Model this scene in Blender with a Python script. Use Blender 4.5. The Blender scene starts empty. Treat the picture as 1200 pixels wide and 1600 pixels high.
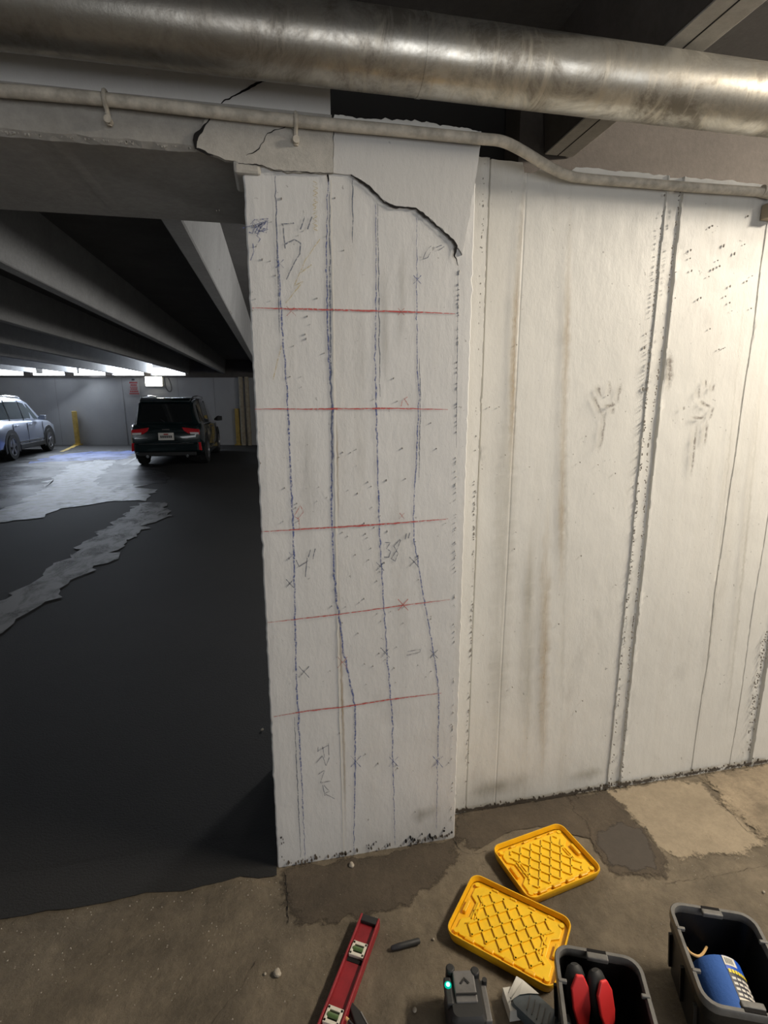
import bpy, bmesh, math, random
from mathutils import Vector, Matrix, noise
random.seed(7)
S = bpy.context.scene
C = S.collection
# ------------------------------------------------------------------ camera
F, PITCH, YAW, EYE = 830.0, math.radians(12.1), math.radians(11.4), 1.6
fh = Vector((math.sin(YAW), math.cos(YAW), 0)); rt = Vector((math.cos(YAW), -math.sin(YAW), 0)); UP = Vector((0, 0, 1))
cd = bpy.data.cameras.new('camera'); cam = bpy.data.objects.new('camera', cd); C.objects.link(cam)
cam.location = (0, 0, EYE); cam.rotation_euler = (math.pi/2 - PITCH, 0, -YAW)
cd.sensor_fit = 'VERTICAL'; cd.sensor_height = 36; cd.lens = F*36/1600; cd.clip_start = 0.02; cd.clip_end = 200
S.camera = cam
# ------------------------------------------------------------------ world, lights, exposure
w = bpy.data.worlds.new('world'); S.world = w; w.use_nodes = True
bgn = w.node_tree.nodes['Background']; bgn.inputs[0].default_value = (0.86, 0.92, 1.0, 1); bgn.inputs[1].default_value = 5.0
def W_(u, v, z=0.0): p = rt*u + fh*v; return Vector((p.x, p.y, z))
def area(name, loc, target, sx, sy, power, col):
    d = bpy.data.lights.new(name, 'AREA'); d.shape = 'RECTANGLE'; d.size = sx; d.size_y = sy; d.energy = power; d.color = col
    o = bpy.data.objects.new(name, d); C.objects.link(o); o.location = loc
    o.rotation_euler = (Vector(target)-Vector(loc)).to_track_quat('-Z', 'Y').to_euler(); return o
def point(name, loc, power, col, rad=.25):
    d = bpy.data.lights.new(name, 'POINT'); d.energy = power; d.color = col; d.shadow_soft_size = rad
    o = bpy.data.objects.new(name, d); C.objects.link(o); o.location = loc; return o
area('ceiling_lamp_light', (2.9, 0.70, 2.79), (1.2, 1.2, 0.9), 1.2, 0.16, 94, (1.0, 0.89, 0.74))
area('rear_fill_light', (1.6, -4.6, 1.35), (0.4, 1.6, 1.5), 4.5, 2.5, 84, (0.98, 0.985, 1.0))  # unseen fill panel added behind the camera for frontal light
point('lot_unseen_light', (2.2, 5.0, 2.1), 125, (1.0, 0.985, 0.96))  # unseen lights added to brighten the lot and the beam faces
point('lot_unseen_light', (3.2, 11.5, 2.1), 120, (1.0, 0.985, 0.97))
point('lot_unseen_light', (-13.0, 8.0, 2.1), 150, (0.86, 0.92, 1.0))  # unseen light added in place of daylight on the silver car
area('clerestory_daylight', tuple(W_(-9.6, 18.62, 2.60)), tuple(W_(-8.0, 12.5, 0.0)), 6.0, 0.42, 330, (0.78, 0.87, 1.0))
vs = S.view_settings; vs.view_transform = 'Standard'; vs.look = 'None'; vs.gamma = 1; vs.exposure = 0.38; vs.use_curve_mapping = False

# ------------------------------------------------------------------ pixel -> plane (real planes of the place)
def ray(x, y):
    fw = fh*math.cos(PITCH) - UP*math.sin(PITCH); u = fh*math.sin(PITCH) + UP*math.cos(PITCH)
    return fw*F + rt*(x-600) - u*(y-800)
def onY(x, y, Y): d = ray(x, y); return Vector((0, 0, EYE)) + d*(Y/d.y)
def onZ(x, y, Z=0.0): d = ray(x, y); return Vector((0, 0, EYE)) + d*((Z-EYE)/d.z)
def W(u, v, z=0.0): p = rt*u + fh*v; return Vector((p.x, p.y, z))

# ------------------------------------------------------------------ object helpers
def tag(o, label=None, cat=None, group=None, kind=None):
    if label: o['label'] = label
    if cat: o['category'] = cat
    if group: o['group'] = group
    if kind: o['kind'] = kind
    return o
def thing(name, label, cat, loc=(0, 0, 0), rz=0.0, group=None):
    o = bpy.data.objects.new(name, None); C.objects.link(o); o.empty_display_size = .1
    o.location = loc; o.rotation_euler = (0, 0, rz); return tag(o, label, cat, group)
class MB:
    def __init__(s): s.v = []; s.f = []; s.uv = None
    def add(s, vs, fs):
        n = len(s.v); s.v += [Vector(p) for p in vs]; s.f += [tuple(i+n for i in f) for f in fs]; return s
    def box(s, c, d, rot=None):
        hx, hy, hz = d[0]/2, d[1]/2, d[2]/2
        vs = [Vector((x, y, z)) for x in (-hx, hx) for y in (-hy, hy) for z in (-hz, hz)]
        if rot is not None: vs = [rot @ p for p in vs]
        vs = [p + Vector(c) for p in vs]
        return s.add(vs, [(0,1,3,2),(4,6,7,5),(0,4,5,1),(2,3,7,6),(0,2,6,4),(1,5,7,3)])
    def prism(s, poly, d):             # poly: 3-D points, d: extrusion vector
        n = len(poly); d = Vector(d); p = [Vector(q) for q in poly]
        s.add(p + [q+d for q in p], [tuple(range(n))[::-1], tuple(range(n, 2*n))] + [(i, (i+1) % n, n+(i+1) % n, n+i) for i in range(n)]); return s
    def loft(s, rings, cap0=True, cap1=True):
        n = len(rings[0]); vs = [p for r in rings for p in r]; fs = []
        for k in range(len(rings)-1):
            for i in range(n): fs.append((k*n+i, k*n+(i+1) % n, (k+1)*n+(i+1) % n, (k+1)*n+i))
        if cap0: fs.append(tuple(range(n))[::-1])
        if cap1: fs.append(tuple(range((len(rings)-1)*n, len(rings)*n)))
        return s.add(vs, fs)
    def tube(s, pts, r, n=12, caps=True):
        pts = [Vector(p) for p in pts]; rings = []
        for i, p in enumerate(pts):
            t = (pts[min(i+1, len(pts)-1)] - pts[max(i-1, 0)]).normalized()
            a = t.orthogonal() if i == 0 else (a - t*a.dot(t))
            a.normalize(); b = t.cross(a); rr = r[i] if isinstance(r, (list, tuple)) else r
            rings.append([p + (a*math.cos(2*math.pi*k/n) + b*math.sin(2*math.pi*k/n))*rr for k in range(n)])
        return s.loft(rings, caps, caps)
    def cyl(s, p0, p1, r, n=16): return s.tube([p0, p1], r, n)
    def build(s, name, mat, parent=None, smooth=False, bevel=0, seg=2):
        me = bpy.data.meshes.new(name); me.from_pydata([tuple(p) for p in s.v], [], s.f)
        if s.uv:
            L = me.uv_layers.new(name='uv')
            for li, lp in enumerate(me.loops): L.data[li].uv = s.uv[lp.vertex_index]
        else:
            bm = bmesh.new(); bm.from_mesh(me); bmesh.ops.recalc_face_normals(bm, faces=bm.faces); bm.to_mesh(me); bm.free()
        me.materials.append(mat)
        if smooth:
            for p in me.polygons: p.use_smooth = True
            try: me.set_sharp_from_angle(angle=math.radians(38))
            except Exception: pass
        o = bpy.data.objects.new(name, me); C.objects.link(o); o.parent = parent
        if bevel:
            m = o.modifiers.new('bevel', 'BEVEL'); m.width = bevel; m.segments = seg; m.limit_method = 'ANGLE'; m.angle_limit = math.radians(40)
        return o
def catmull(pts, n=6):
    pts = [Vector(p) for p in pts]; out = []
    for i in range(len(pts)-1):
        p0, p1, p2, p3 = pts[max(i-1, 0)], pts[i], pts[i+1], pts[min(i+2, len(pts)-1)]
        for k in range(n):
            t = k/n; out.append(.5*((2*p1)+(p2-p0)*t+(2*p0-5*p1+4*p2-p3)*t*t+(3*p1-p0-3*p2+p3)*t**3))
    return out + [pts[-1]]
def rrect(l, w_, r, z, n=5, cx=0, cy=0):
    out = []
    for (sx, sy, a0) in ((1, 1, 0), (-1, 1, 90), (-1, -1, 180), (1, -1, 270)):
        for k in range(n+1):
            a = math.radians(a0+90*k/n); out.append(Vector((cx+sx*(l/2-r)+r*math.cos(a), cy+sy*(w_/2-r)+r*math.sin(a), z)))
    return out
def fn(x, y, z, s=1.0): return noise.noise(Vector((x*s, y*s, z*s)))

# ------------------------------------------------------------------ materials
def newmat(name):
    m = bpy.data.materials.new(name); m.use_nodes = True; nt = m.node_tree
    return m, nt, nt.nodes['Principled BSDF']
def N(nt, t, **kw):
    n = nt.nodes.new(t)
    for k, v in kw.items():
        if k in n.inputs: n.inputs[k].default_value = v
        else: setattr(n, k, v)
    return n
def coord(nt, scale=(1, 1, 1)):
    tc = nt.nodes.new('ShaderNodeTexCoord'); mp = nt.nodes.new('ShaderNodeMapping'); mp.inputs['Scale'].default_value = scale
    nt.links.new(tc.outputs['Object'], mp.inputs[0]); return mp.outputs[0]
def tex(nt, scale, detail=5, rough=.6, sc=(1, 1, 1), dist=0):
    n = N(nt, 'ShaderNodeTexNoise'); n.inputs['Scale'].default_value = scale; n.inputs['Detail'].default_value = detail
    n.inputs['Roughness'].default_value = rough; n.inputs['Distortion'].default_value = dist
    nt.links.new(coord(nt, sc), n.inputs['Vector']); return n.outputs['Fac']
def ramp(nt, fac, stops):
    r = nt.nodes.new('ShaderNodeValToRGB'); e = r.color_ramp.elements
    while len(e) < len(stops): e.new(.5)
    for i, (p, c) in enumerate(stops): e[i].position = p; e[i].color = (c if len(c) == 4 else (*c, 1)) if not isinstance(c, (int, float)) else (c, c, c, 1)
    nt.links.new(fac, r.inputs[0]); return r.outputs[0]
def mix(nt, fac, a, b, mode='MIX'):
    m = nt.nodes.new('ShaderNodeMix'); m.data_type = 'RGBA'; m.blend_type = mode
    for i, s in ((0, fac), (6, a), (7, b)):
        if hasattr(s, 'is_linked') or hasattr(s, 'links'): nt.links.new(s, m.inputs[i])
        elif isinstance(s, (int, float)): m.inputs[i].default_value = s if i == 0 else (s, s, s, 1)
        else: m.inputs[i].default_value = (*s, 1)
    return m.outputs[2]
def bump(nt, h, b, strength=.4, dist=.01, prev=None):
    n = nt.nodes.new('ShaderNodeBump'); n.inputs['Strength'].default_value = strength; n.inputs['Distance'].default_value = dist
    nt.links.new(h, n.inputs['Height'])
    if prev: nt.links.new(prev, n.inputs['Normal'])
    nt.links.new(n.outputs[0], b.inputs['Normal']); return n.outputs[0]
def plain(name, col, rough=.5, metal=0, bs=0, bscale=80, var=0, vscale=8, coat=0):
    m, nt, b = newmat(name); b.inputs['Base Color'].default_value = (*col, 1); b.inputs['Roughness'].default_value = rough; b.inputs['Metallic'].default_value = metal
    if coat: b.inputs['Coat Weight'].default_value = coat
    if var:
        c2 = tuple(max(0, c*(1-var)) for c in col); c3 = tuple(min(1, c*(1+var)) for c in col)
        nt.links.new(mix(nt, ramp(nt, tex(nt, vscale), [(.35, 0), (.65, 1)]), c2, c3), b.inputs['Base Color'])
    if bs: bump(nt, tex(nt, bscale), b, bs, .002)
    return m
def painted(name, base, stain=(.40, .36, .29), amt=.35, dirt=.3, gloss=.5, topdirt=None):
    m, nt, b = newmat(name)
    c = mix(nt, ramp(nt, tex(nt, 2.2, 3), [(.3, 0), (.7, 1)]), base, tuple(x*.93 for x in base))
    st = ramp(nt, tex(nt, 9, 5, .65, (1, 1, .045)), [(.52, 0), (.74, 1)])          # vertical runs
    st2 = ramp(nt, tex(nt, 1.3, 3, .5, (1, 1, .5)), [(.35, 0), (.7, 1)])
    f = mix(nt, 1.0, st, st2, 'MULTIPLY'); f = mix(nt, 1.0, f, (amt, amt, amt), 'MULTIPLY')
    c = mix(nt, f, c, stain)
    sm = ramp(nt, tex(nt, 4.5, 7, .75, (1, 1, .35), 1.2), [(.56, 0), (.8, 1)])
    sm = mix(nt, 1.0, sm, (dirt, dirt, dirt), 'MULTIPLY'); c = mix(nt, sm, c, (.25, .24, .22))
    pit = ramp(nt, tex(nt, 55, 2, .5), [(.22, 1), (.27, 0)]); pit = mix(nt, 1.0, pit, (.5, .5, .5), 'MULTIPLY')
    c = mix(nt, pit, c, (.12, .11, .10))
    nt.links.new(c, b.inputs['Base Color']); b.inputs['Roughness'].default_value = gloss
    h = mix(nt, .35, tex(nt, 38, 6, .7, (1, 1, .45)), tex(nt, 7, 4, .6, (1, 1, .25)))
    bump(nt, h, b, .28, .009); return m
M = {}
M['paint'] = painted('white_painted_concrete', (.62, .61, .57), amt=.55, dirt=.35)
M['paint_column'] = painted('column_paint', (.58, .575, .56), amt=.45, dirt=.28)
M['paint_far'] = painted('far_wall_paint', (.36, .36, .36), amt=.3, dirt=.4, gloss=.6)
def concrete(name, base, var=.25, bs=.5, scale=1, stain=None):
    m, nt, b = newmat(name)
    d = tuple(x*(1-var) for x in base); l = tuple(min(1, x*(1+var)) for x in base)
    c = mix(nt, ramp(nt, tex(nt, 3*scale, 8, .7), [(.3, 0), (.7, 1)]), d, l)
    c = mix(nt, ramp(nt, tex(nt, 40*scale, 4, .7), [(.35, 0), (.75, .35)]), c, tuple(x*.45 for x in base))
    if stain: c = mix(nt, ramp(nt, tex(nt, 1.7*scale, 5, .65, (1, 1, 1), .8), [(.5, 0), (.72, .8)]), c, stain)
    nt.links.new(c, b.inputs['Base Color']); b.inputs['Roughness'].default_value = .85
    h = mix(nt, .5, tex(nt, 60*scale, 8, .75), tex(nt, 9*scale, 5, .6)); bump(nt, h, b, bs, .012); return m
M['girder'] = concrete('grey_girder_concrete', (.34, .325, .295), .15, .35)
M['patch_grey'] = painted('grey_smooth_paint', (.51, .505, .49), amt=.15, dirt=.3)
M['chunk'] = concrete('cracked_chunk_concrete', (.42, .40, .36), .15, .5)
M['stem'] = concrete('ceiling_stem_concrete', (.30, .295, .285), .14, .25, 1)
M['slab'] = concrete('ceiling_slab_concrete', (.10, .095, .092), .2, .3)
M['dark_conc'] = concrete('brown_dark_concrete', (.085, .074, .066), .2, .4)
M['floor'] = concrete('worn_floor_concrete', (.175, .143, .100), .5, 1.0, 1, (.070, .056, .039))
M['floor_dark'] = concrete('dark_floor_patch', (.085, .066, .046), .45, 1.0)
M['floor_light'] = concrete('sandy_floor_patch', (.33, .27, .19), .28, .9)
M['mortar'] = concrete('smooth_dark_repair', (.070, .058, .047), .1, .2)
M['gravel'] = concrete('pebbly_patch', (.30, .24, .165), .5, 1.0, 2.2)
def asphalt():
    m, nt, b = newmat('asphalt')
    c = mix(nt, ramp(nt, tex(nt, .7, 5, .6), [(.35, 0), (.7, 1)]), (.011, .0105, .0098), (.018, .0170, .0160))
    nt.links.new(c, b.inputs['Base Color']); b.inputs['Roughness'].default_value = .75
    bump(nt, tex(nt, 120, 4, .7), b, .5, .006); return m
M['asphalt'] = asphalt()
def stainmat(name, col, a0=.42, a1=.6, scale=2.5, rough=.6, maxa=1.0, sc=(1, 1, 1), col2=None):
    m, nt, b = newmat(name); b.inputs['Base Color'].default_value = (*col, 1); b.inputs['Roughness'].default_value = rough
    if col2: nt.links.new(mix(nt, ramp(nt, tex(nt, scale*2), [(.4, 0), (.62, 1)]), col, col2), b.inputs['Base Color'])
    nt.links.new(ramp(nt, tex(nt, scale, 8, .7, sc, .5), [(a0, 0.0), (a1, maxa)]), b.inputs['Alpha']); return m
def softmat(name, col, strength, scale=30, lo=.35, hi=.6, sc=(1, 1, 1), fade=False):      # ribbons: fades towards both edges
    m, nt, b = newmat(name); b.inputs['Base Color'].default_value = (*col, 1); b.inputs['Roughness'].default_value = .7
    uv = nt.nodes.new('ShaderNodeTexCoord'); sp = nt.nodes.new('ShaderNodeSeparateXYZ'); nt.links.new(uv.outputs['UV'], sp.inputs[0])
    e = ramp(nt, sp.outputs[1], [(0, 0), (.5, 1), (1, 0)])
    if fade: e = mix(nt, 1.0, e, ramp(nt, sp.outputs[0], [(0, 0), (.3, 1), (.7, 1), (1, 0)]), 'MULTIPLY')
    f = ramp(nt, tex(nt, scale, 5, .7, sc), [(lo, 0), (hi, strength)])
    nt.links.new(mix(nt, 1.0, e, f, 'MULTIPLY'), b.inputs['Alpha']); return m
M['blue_wax'] = softmat('blue_crayon', (.05, .08, .24), 1.5, 140, .36, .62)
M['grey_wax'] = softmat('grey_pencil', (.09, .11, .16), 1.7, 160, .34, .58)
M['red_wax'] = softmat('red_crayon', (.42, .055, .05), 1.7, 150, .30, .58)
M['faint_red'] = softmat('faint_red_crayon', (.45, .10, .08), 1.0, 160, .36, .6)
M['yellow_wax'] = softmat('faint_yellow_crayon', (.50, .40, .18), .9, 120, .36, .6)
M['drip'] = softmat('brown_drip_stain', (.30, .22, .12), .85, 14, .3, .65, (1, 1, .1), True)
M['drip_grey'] = softmat('grey_drip_stain', (.24, .22, .17), .50, 12, .3, .65, (1, 1, .08), True)
M['drip_faint'] = softmat('faint_drip_stain', (.26, .25, .22), .28, 26, .35, .65, (1, 1, .06), True)
M['smudge'] = softmat('hand_smudge', (.16, .14, .12), 1.1, 60, .3, .62, fade=True)
M['grime'] = softmat('base_grime', (.05, .04, .03), 2.2, 45, .36, .55)
M['black'] = plain('crack_black', (.006, .005, .005), 1)
M['chip'] = plain('chip_dark', (.23, .215, .19), .95)
M['drop'] = plain('paint_ridge', (.60, .58, .53), .45)
def pipemat():
    m, nt, b = newmat('galvanised_pipe')
    s = ramp(nt, tex(nt, 5, 7, .72, (1, 1, 1), .6), [(.42, 0), (.62, 1)])
    c = mix(nt, s, (.66, .64, .58), (.24, .22, .185))
    c = mix(nt, ramp(nt, tex(nt, 24, 6, .75, (1, .22, .22), 1.0), [(.50, 0), (.66, .85)]), c, (.55, .51, .43))
    # heavier old dirt on the left length of pipe
    tc = nt.nodes.new('ShaderNodeTexCoord'); sp = nt.nodes.new('ShaderNodeSeparateXYZ'); nt.links.new(tc.outputs['Object'], sp.inputs[0])
    lf = ramp(nt, sp.outputs[0], [(0, .5), (.55, .0)])
    c = mix(nt, lf, c, (.16, .145, .125))
    nt.links.new(c, b.inputs['Base Color']); b.inputs['Metallic'].default_value = .8
    r = mix(nt, s, .28, .46); nt.links.new(r, b.inputs['Roughness'])
    bump(nt, tex(nt, 30, 6, .7, (1, 1, 1)), b, .15, .004); return m
M['pipe'] = pipemat(); M['upstand'] = painted('fresh_white_paint', (.78, .77, .74), amt=.15, dirt=.15); M['void'] = plain('gap_shade_black', (.02, .019, .018), .9)
M['conduit'] = plain('painted_conduit', (.47, .43, .36), .6, 0, .5, 70, .25, 30)
M['yellow'] = plain('yellow_plastic', (.90, .56, .012), .42, 0, .12, 60, .05, 20)
M['yellow_shaded'] = plain('yellow_plastic_shaded', (.86, .47, .008), .4)  # same lid plastic, with the rim's shading put into a darker colour
M['bin'] = plain('black_plastic', (.012, .012, .012), .45, 0, .2, 200)
M['bin_rim'] = plain('dusty_lit_plastic', (.13, .125, .115), .45, 0, .2, 120, .2, 30)  # black plastic lightened: dust plus the light caught by the rim
M['red_paint'] = plain('red_level_paint', (.25, .016, .022), .4, 0, .15, 90, .15, 25)
M['red_grip'] = plain('red_rubber', (.75, .035, .035), .5, 0, .1, 90)
M['blk_rubber'] = plain('black_rubber', (.018, .018, .018), .6, 0, .2, 90)
M['grey_pl'] = plain('grey_plastic', (.13, .125, .12), .5, 0, .15, 80, .15, 40)
M['cream'] = plain('cream_plastic', (.68, .64, .54), .5)
M['white'] = plain('white_card', (.68, .66, .60), .7)
M['ink'] = plain('black_ink', (.02, .02, .025), .6)
M['vial'] = plain('green_vial', (.10, .17, .06), .1, 0, 0, 0, 0, 0, .8)
M['steel'] = plain('steel', (.5, .48, .45), .35, 1)
M['blue_roll'] = plain('blue_paper_towel', (.035, .12, .42), .8, 0, .5, 120)
M['blue_lab'] = plain('blue_label', (.02, .10, .55), .4)
M['yellow_lab'] = plain('yellow_print', (.85, .68, .05), .5)
M['dark_lab'] = plain('charcoal_label', (.05, .05, .065), .4)
M['blister'] = plain('blue_grey_plastic_case', (.10, .125, .14), .25, 0, .1, 20, .15, 30, .3)
M['wood'] = plain('pencil_wood', (.65, .42, .18), .6)
M['suv'] = plain('dark_green_car_paint', (.006, .016, .018), .18, .3, 0, 0, 0, 0, 1)
M['silver'] = plain('silver_car_paint', (.50, .55, .66), .28, .5, 0, 0, 0, 0, 1)
M['glass'] = plain('tinted_glass', (.012, .014, .015), .05, 0, 0, 0, 0, 0, 1)
M['glass_l'] = plain('pale_window_glass', (.07, .10, .11), .05, 0, 0, 0, 0, 0, 1)
M['tyre'] = plain('tyre_rubber', (.014, .014, .014), .8)
M['rim'] = plain('alloy', (.5, .5, .52), .3, .8)
M['tail'] = plain('red_lens', (.55, .012, .02), .15, 0, 0, 0, 0, 0, 1)
M['clear'] = plain('clear_lens', (.75, .72, .72), .15, 0, 0, 0, 0, 0, 1)
M['chrome'] = plain('chrome', (.7, .7, .7), .12, 1)
M['post'] = plain('yellow_post_paint', (.42, .29, .07), .6, 0, .2, 40, .2, 10)
M['beige'] = plain('beige_pipe_paint', (.32, .27, .19), .6, 0, .2, 40, .2, 10)
M['sign_red'] = plain('sign_red_print', (.38, .05, .05), .5)
M['stone'] = plain('stone', (.35, .31, .25), .9, 0, .4, 60, .2, 60)
def emit(name, col, st):
    m = bpy.data.materials.new(name); m.use_nodes = True; nt = m.node_tree; nt.nodes.clear()
    e = nt.nodes.new('ShaderNodeEmission'); e.inputs[0].default_value = (*col, 1); e.inputs[1].default_value = st
    o = nt.nodes.new('ShaderNodeOutputMaterial'); nt.links.new(e.outputs[0], o.inputs[0]); return m
M['lamp'] = emit('wall_lamp_glow', (1, .97, .85), 9); M['led'] = emit('green_led_glow', (.12, 1, .72), 6); M['led_dim'] = emit('green_led_halo', (.0, .5, .33), .8)
M['tube'] = emit('tube_glow', (1.0, .93, .82), 5)

# ------------------------------------------------------------------ SETTING
CY, WY, GZ, SL = 1.595, 1.715, 2.222, 2.87     # column face, wall face, girder soffit, slab underside
def struct(name, mb, mat, parent=None, **k):
    o = mb.build(name, mat, parent, **k)
    if parent is None: o['kind'] = 'structure'
    return o
# floor: worn concrete apron on the near side, asphalt lot beyond
def grid(x0, x1, y0, y1, st, hf, xs=None, ys=None):
    mb = MB(); xs = xs or [x0+(x1-x0)*i/round((x1-x0)/st) for i in range(round((x1-x0)/st)+1)]; ys = ys or [y0+(y1-y0)*i/round((y1-y0)/st) for i in range(round((y1-y0)/st)+1)]
    n = len(ys); mb.add([(x, y, hf(x, y)) for x in xs for y in ys], [(i*n+j, (i+1)*n+j, (i+1)*n+j+1, i*n+j+1) for i in range(len(xs)-1) for j in range(n-1)]); return mb
def fl(x, y): return -abs(fn(x, y, 3, 3.2))*.005 - abs(fn(x, y, 9, 22))*.0035 - abs(fn(x, y, 4, 70))*.0022
nearx = [-12, -8, -5, -3, -2, -1.4] + [-1.2+.009*i for i in range(437)] + [3, 4, 6, 9]
neary = [-8, -4, -1, 0, .4] + [.6+.009*i for i in range(112)] + [1.61, 1.63]
floor = struct('floor', grid(0, 0, 0, 0, 1, fl, nearx, neary), M['floor'], smooth=True)
mb = grid(0, 0, 0, 0, 1, lambda x, y: -.004 - .002*abs(fn(x, y, 1, 6)), [-.06+.05*i for i in range(50)] + [3, 9], [1.625, 1.67, 1.72, 1.9])
mb.build('floor_strip', M['floor'], floor, smooth=True)
lot = struct('floor_asphalt', grid(0, 0, 0, 0, 1, lambda x, y: -.006, [-18, -12, -8, -5, -3, -1, 0, .5, 9], [1.60, 1.64, 2.4, 4, 8, 14, 24]), M['asphalt'])
# ragged front edge of the asphalt lapping over the concrete
e0 = [(-12+.06*i) for i in range(200)]
mb = MB(); rag = [(x, 1.572+.022*fn(x, 0, 0, 7)+.012*fn(x, 2, 0, 30), .001) for x in e0 if x < -.06]
n = len(rag); mb.add(rag+[(p[0], 1.75, .001) for p in rag], [(i, i+1, n+i+1, n+i) for i in range(n-1)]); mb.build('asphalt_edge', M['asphalt'], lot)
def outline(pts, step, rag):
    P = [onZ(*p) for p in pts]; out = []
    for i in range(len(P)):
        a, b = P[i], P[(i+1) % len(P)]; k = max(1, int((b-a).length/step))
        for j in range(k):
            q = a.lerp(b, j/k); q = q + Vector((fn(q.x, q.y, 5, 1/(step*4)), fn(q.x, q.y, 8, 1/(step*4)), 0))*rag + Vector((fn(q.x, q.y, 2, 14), fn(q.x, q.y, 3, 14), 0))*rag*2.2; out.append(q)
    return out
def patch(name, pts, mat, parent, z=.003, thick=.004, rag=.007, step=.008):
    mb = MB(); mb.prism([Vector((q.x, q.y, z)) for q in outline(pts, step, rag)], (0, 0, -thick)); return mb.build(name, mat, parent)
def skim(name, pts, mat, parent, z=.001):       # worn patch whose edge feathers out over the rough floor
    O = outline(pts, .012, .010); n = len(O); c = sum(O, Vector())/n; mb = MB(); mb.uv = []; vs = []; fs = []
    for k, f in enumerate((1.10, .94, .80, .5, .2)):
        for q in O: p = c.lerp(q, f); vs.append((p.x, p.y, z+.00006*k)); mb.uv.append((min(1, k/2), 0))
    vs.append((c.x, c.y, z+.0003)); mb.uv.append((1, 0))
    for k in range(4): fs += [(k*n+i, k*n+(i+1) % n, (k+1)*n+(i+1) % n, (k+1)*n+i) for i in range(n)]
    fs += [(4*n+i, 4*n+(i+1) % n, 5*n) for i in range(n)]
    def area2(f): return sum(vs[f[i]][0]*vs[f[(i+1) % len(f)]][1]-vs[f[(i+1) % len(f)]][0]*vs[f[i]][1] for i in range(len(f)))
    fs = [f if area2(f) > 0 else f[::-1] for f in fs]
    mb.add(vs, fs); return mb.build(name, mat, parent)
def floor_crack(pts, wd, mat='black'):
    P = [onZ(*p) for p in pts]; Q = []
    for a, b in zip(P, P[1:]):
        k = max(1, int((b-a).length/.006)); Q += [a.lerp(b, j/k) for j in range(k)]
    Q.append(P[-1]); vs = []; n = len(Q)
    for i, q in enumerate(Q):
        t = Q[min(i+1, n-1)]-Q[max(0, i-1)]; nr = Vector((-t.y, t.x, 0)).normalized(); q = q+nr*.006*fn(q.x, q.y, 6, 45); h = wd*(.15+1.3*abs(fn(q.x, q.y, 1, 38)))
        vs += [Vector((q.x, q.y, .0015))+nr*h, Vector((q.x, q.y, .0015))-nr*h]
    MB().add(vs, [(2*i, 2*i+1, 2*i+3, 2*i+2) for i in range(n-1)]).build('floor_crack', M[mat], floor)
floor_crack([(444, 1362), (449, 1400), (450, 1442)], .0030)
floor_crack([(888, 1246), (915, 1275), (940, 1310), (965, 1335)], .0016, 'floor_dark')
floor_crack([(1100, 1226), (1135, 1262), (1165, 1298), (1200, 1318)], .0018, 'floor_dark')
floor_crack([(1040, 1380), (1100, 1372), (1200, 1352)], .0012, 'floor_dark')
floor_crack([(708, 1312), (720, 1330), (738, 1336), (760, 1330)], .0014)
floor_crack([(400, 1500), (380, 1540), (330, 1600)], .0012, 'floor_dark')
floor_crack([(570, 1400), (640, 1375), (700, 1340)], .0012, 'floor_dark')
floor_crack([(950, 1250), (985, 1275), (1010, 1300), (1040, 1340)], .0022, 'floor_dark')
def feather(m):
    nt = m.node_tree; b = nt.nodes['Principled BSDF']; tc = nt.nodes.new('ShaderNodeTexCoord'); sp = nt.nodes.new('ShaderNodeSeparateXYZ'); nt.links.new(tc.outputs['UV'], sp.inputs[0])
    nz_ = ramp(nt, tex(nt, 26, 8, .75), [(.3, 0), (.7, 1)]); v = mix(nt, .45, sp.outputs[0], nz_)
    nt.links.new(ramp(nt, v, [(.30, 0), (.48, 1)]), b.inputs['Alpha'])
for k in ('floor_dark', 'floor_light', 'mortar', 'gravel'):
    M[k+'_skim'] = M[k].copy(); feather(M[k+'_skim'])
skim('repair_patch', [(446, 1358), (560, 1342), (640, 1326), (716, 1304), (708, 1345), (680, 1380), (640, 1415), (560, 1430), (470, 1445), (448, 1420)], M['floor_dark_skim'], floor, .0004)
skim('repair_patch', [(716, 1270), (800, 1256), (880, 1241), (935, 1262), (950, 1300), (905, 1310), (850, 1290), (790, 1300), (745, 1330), (712, 1305)], M['floor_dark_skim'], floor, .0005)
skim('repair_patch', [(885, 1246), (950, 1236), (985, 1275), (1035, 1335), (1045, 1358), (1010, 1372), (965, 1372), (940, 1345), (925, 1300)], M['floor_dark_skim'], floor, .0009)
skim('smooth_mortar', [(936, 1298), (975, 1286), (1002, 1303), (1029, 1352), (990, 1366), (952, 1352)], M['mortar_skim'], floor, .0013)
skim('sandy_patch', [(950, 1236), (1040, 1220), (1095, 1223), (1130, 1262), (1180, 1300), (1200, 1318), (1150, 1332), (1060, 1342), (1032, 1324), (1000, 1290)], M['floor_light_skim'], floor, .0010)
skim('pebbly_patch', [(1100, 1216), (1200, 1193), (1300, 1180), (1320, 1260), (1240, 1320), (1196, 1312), (1140, 1262)], M['gravel_skim'], floor, .0014)
skim('worn_patch', [(700, 1500), (900, 1380), (1040, 1370), (1200, 1350), (1200, 1420), (1050, 1400), (1000, 1480), (880, 1470)], M['floor_light_skim'], floor, .0006) if False else None
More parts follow.
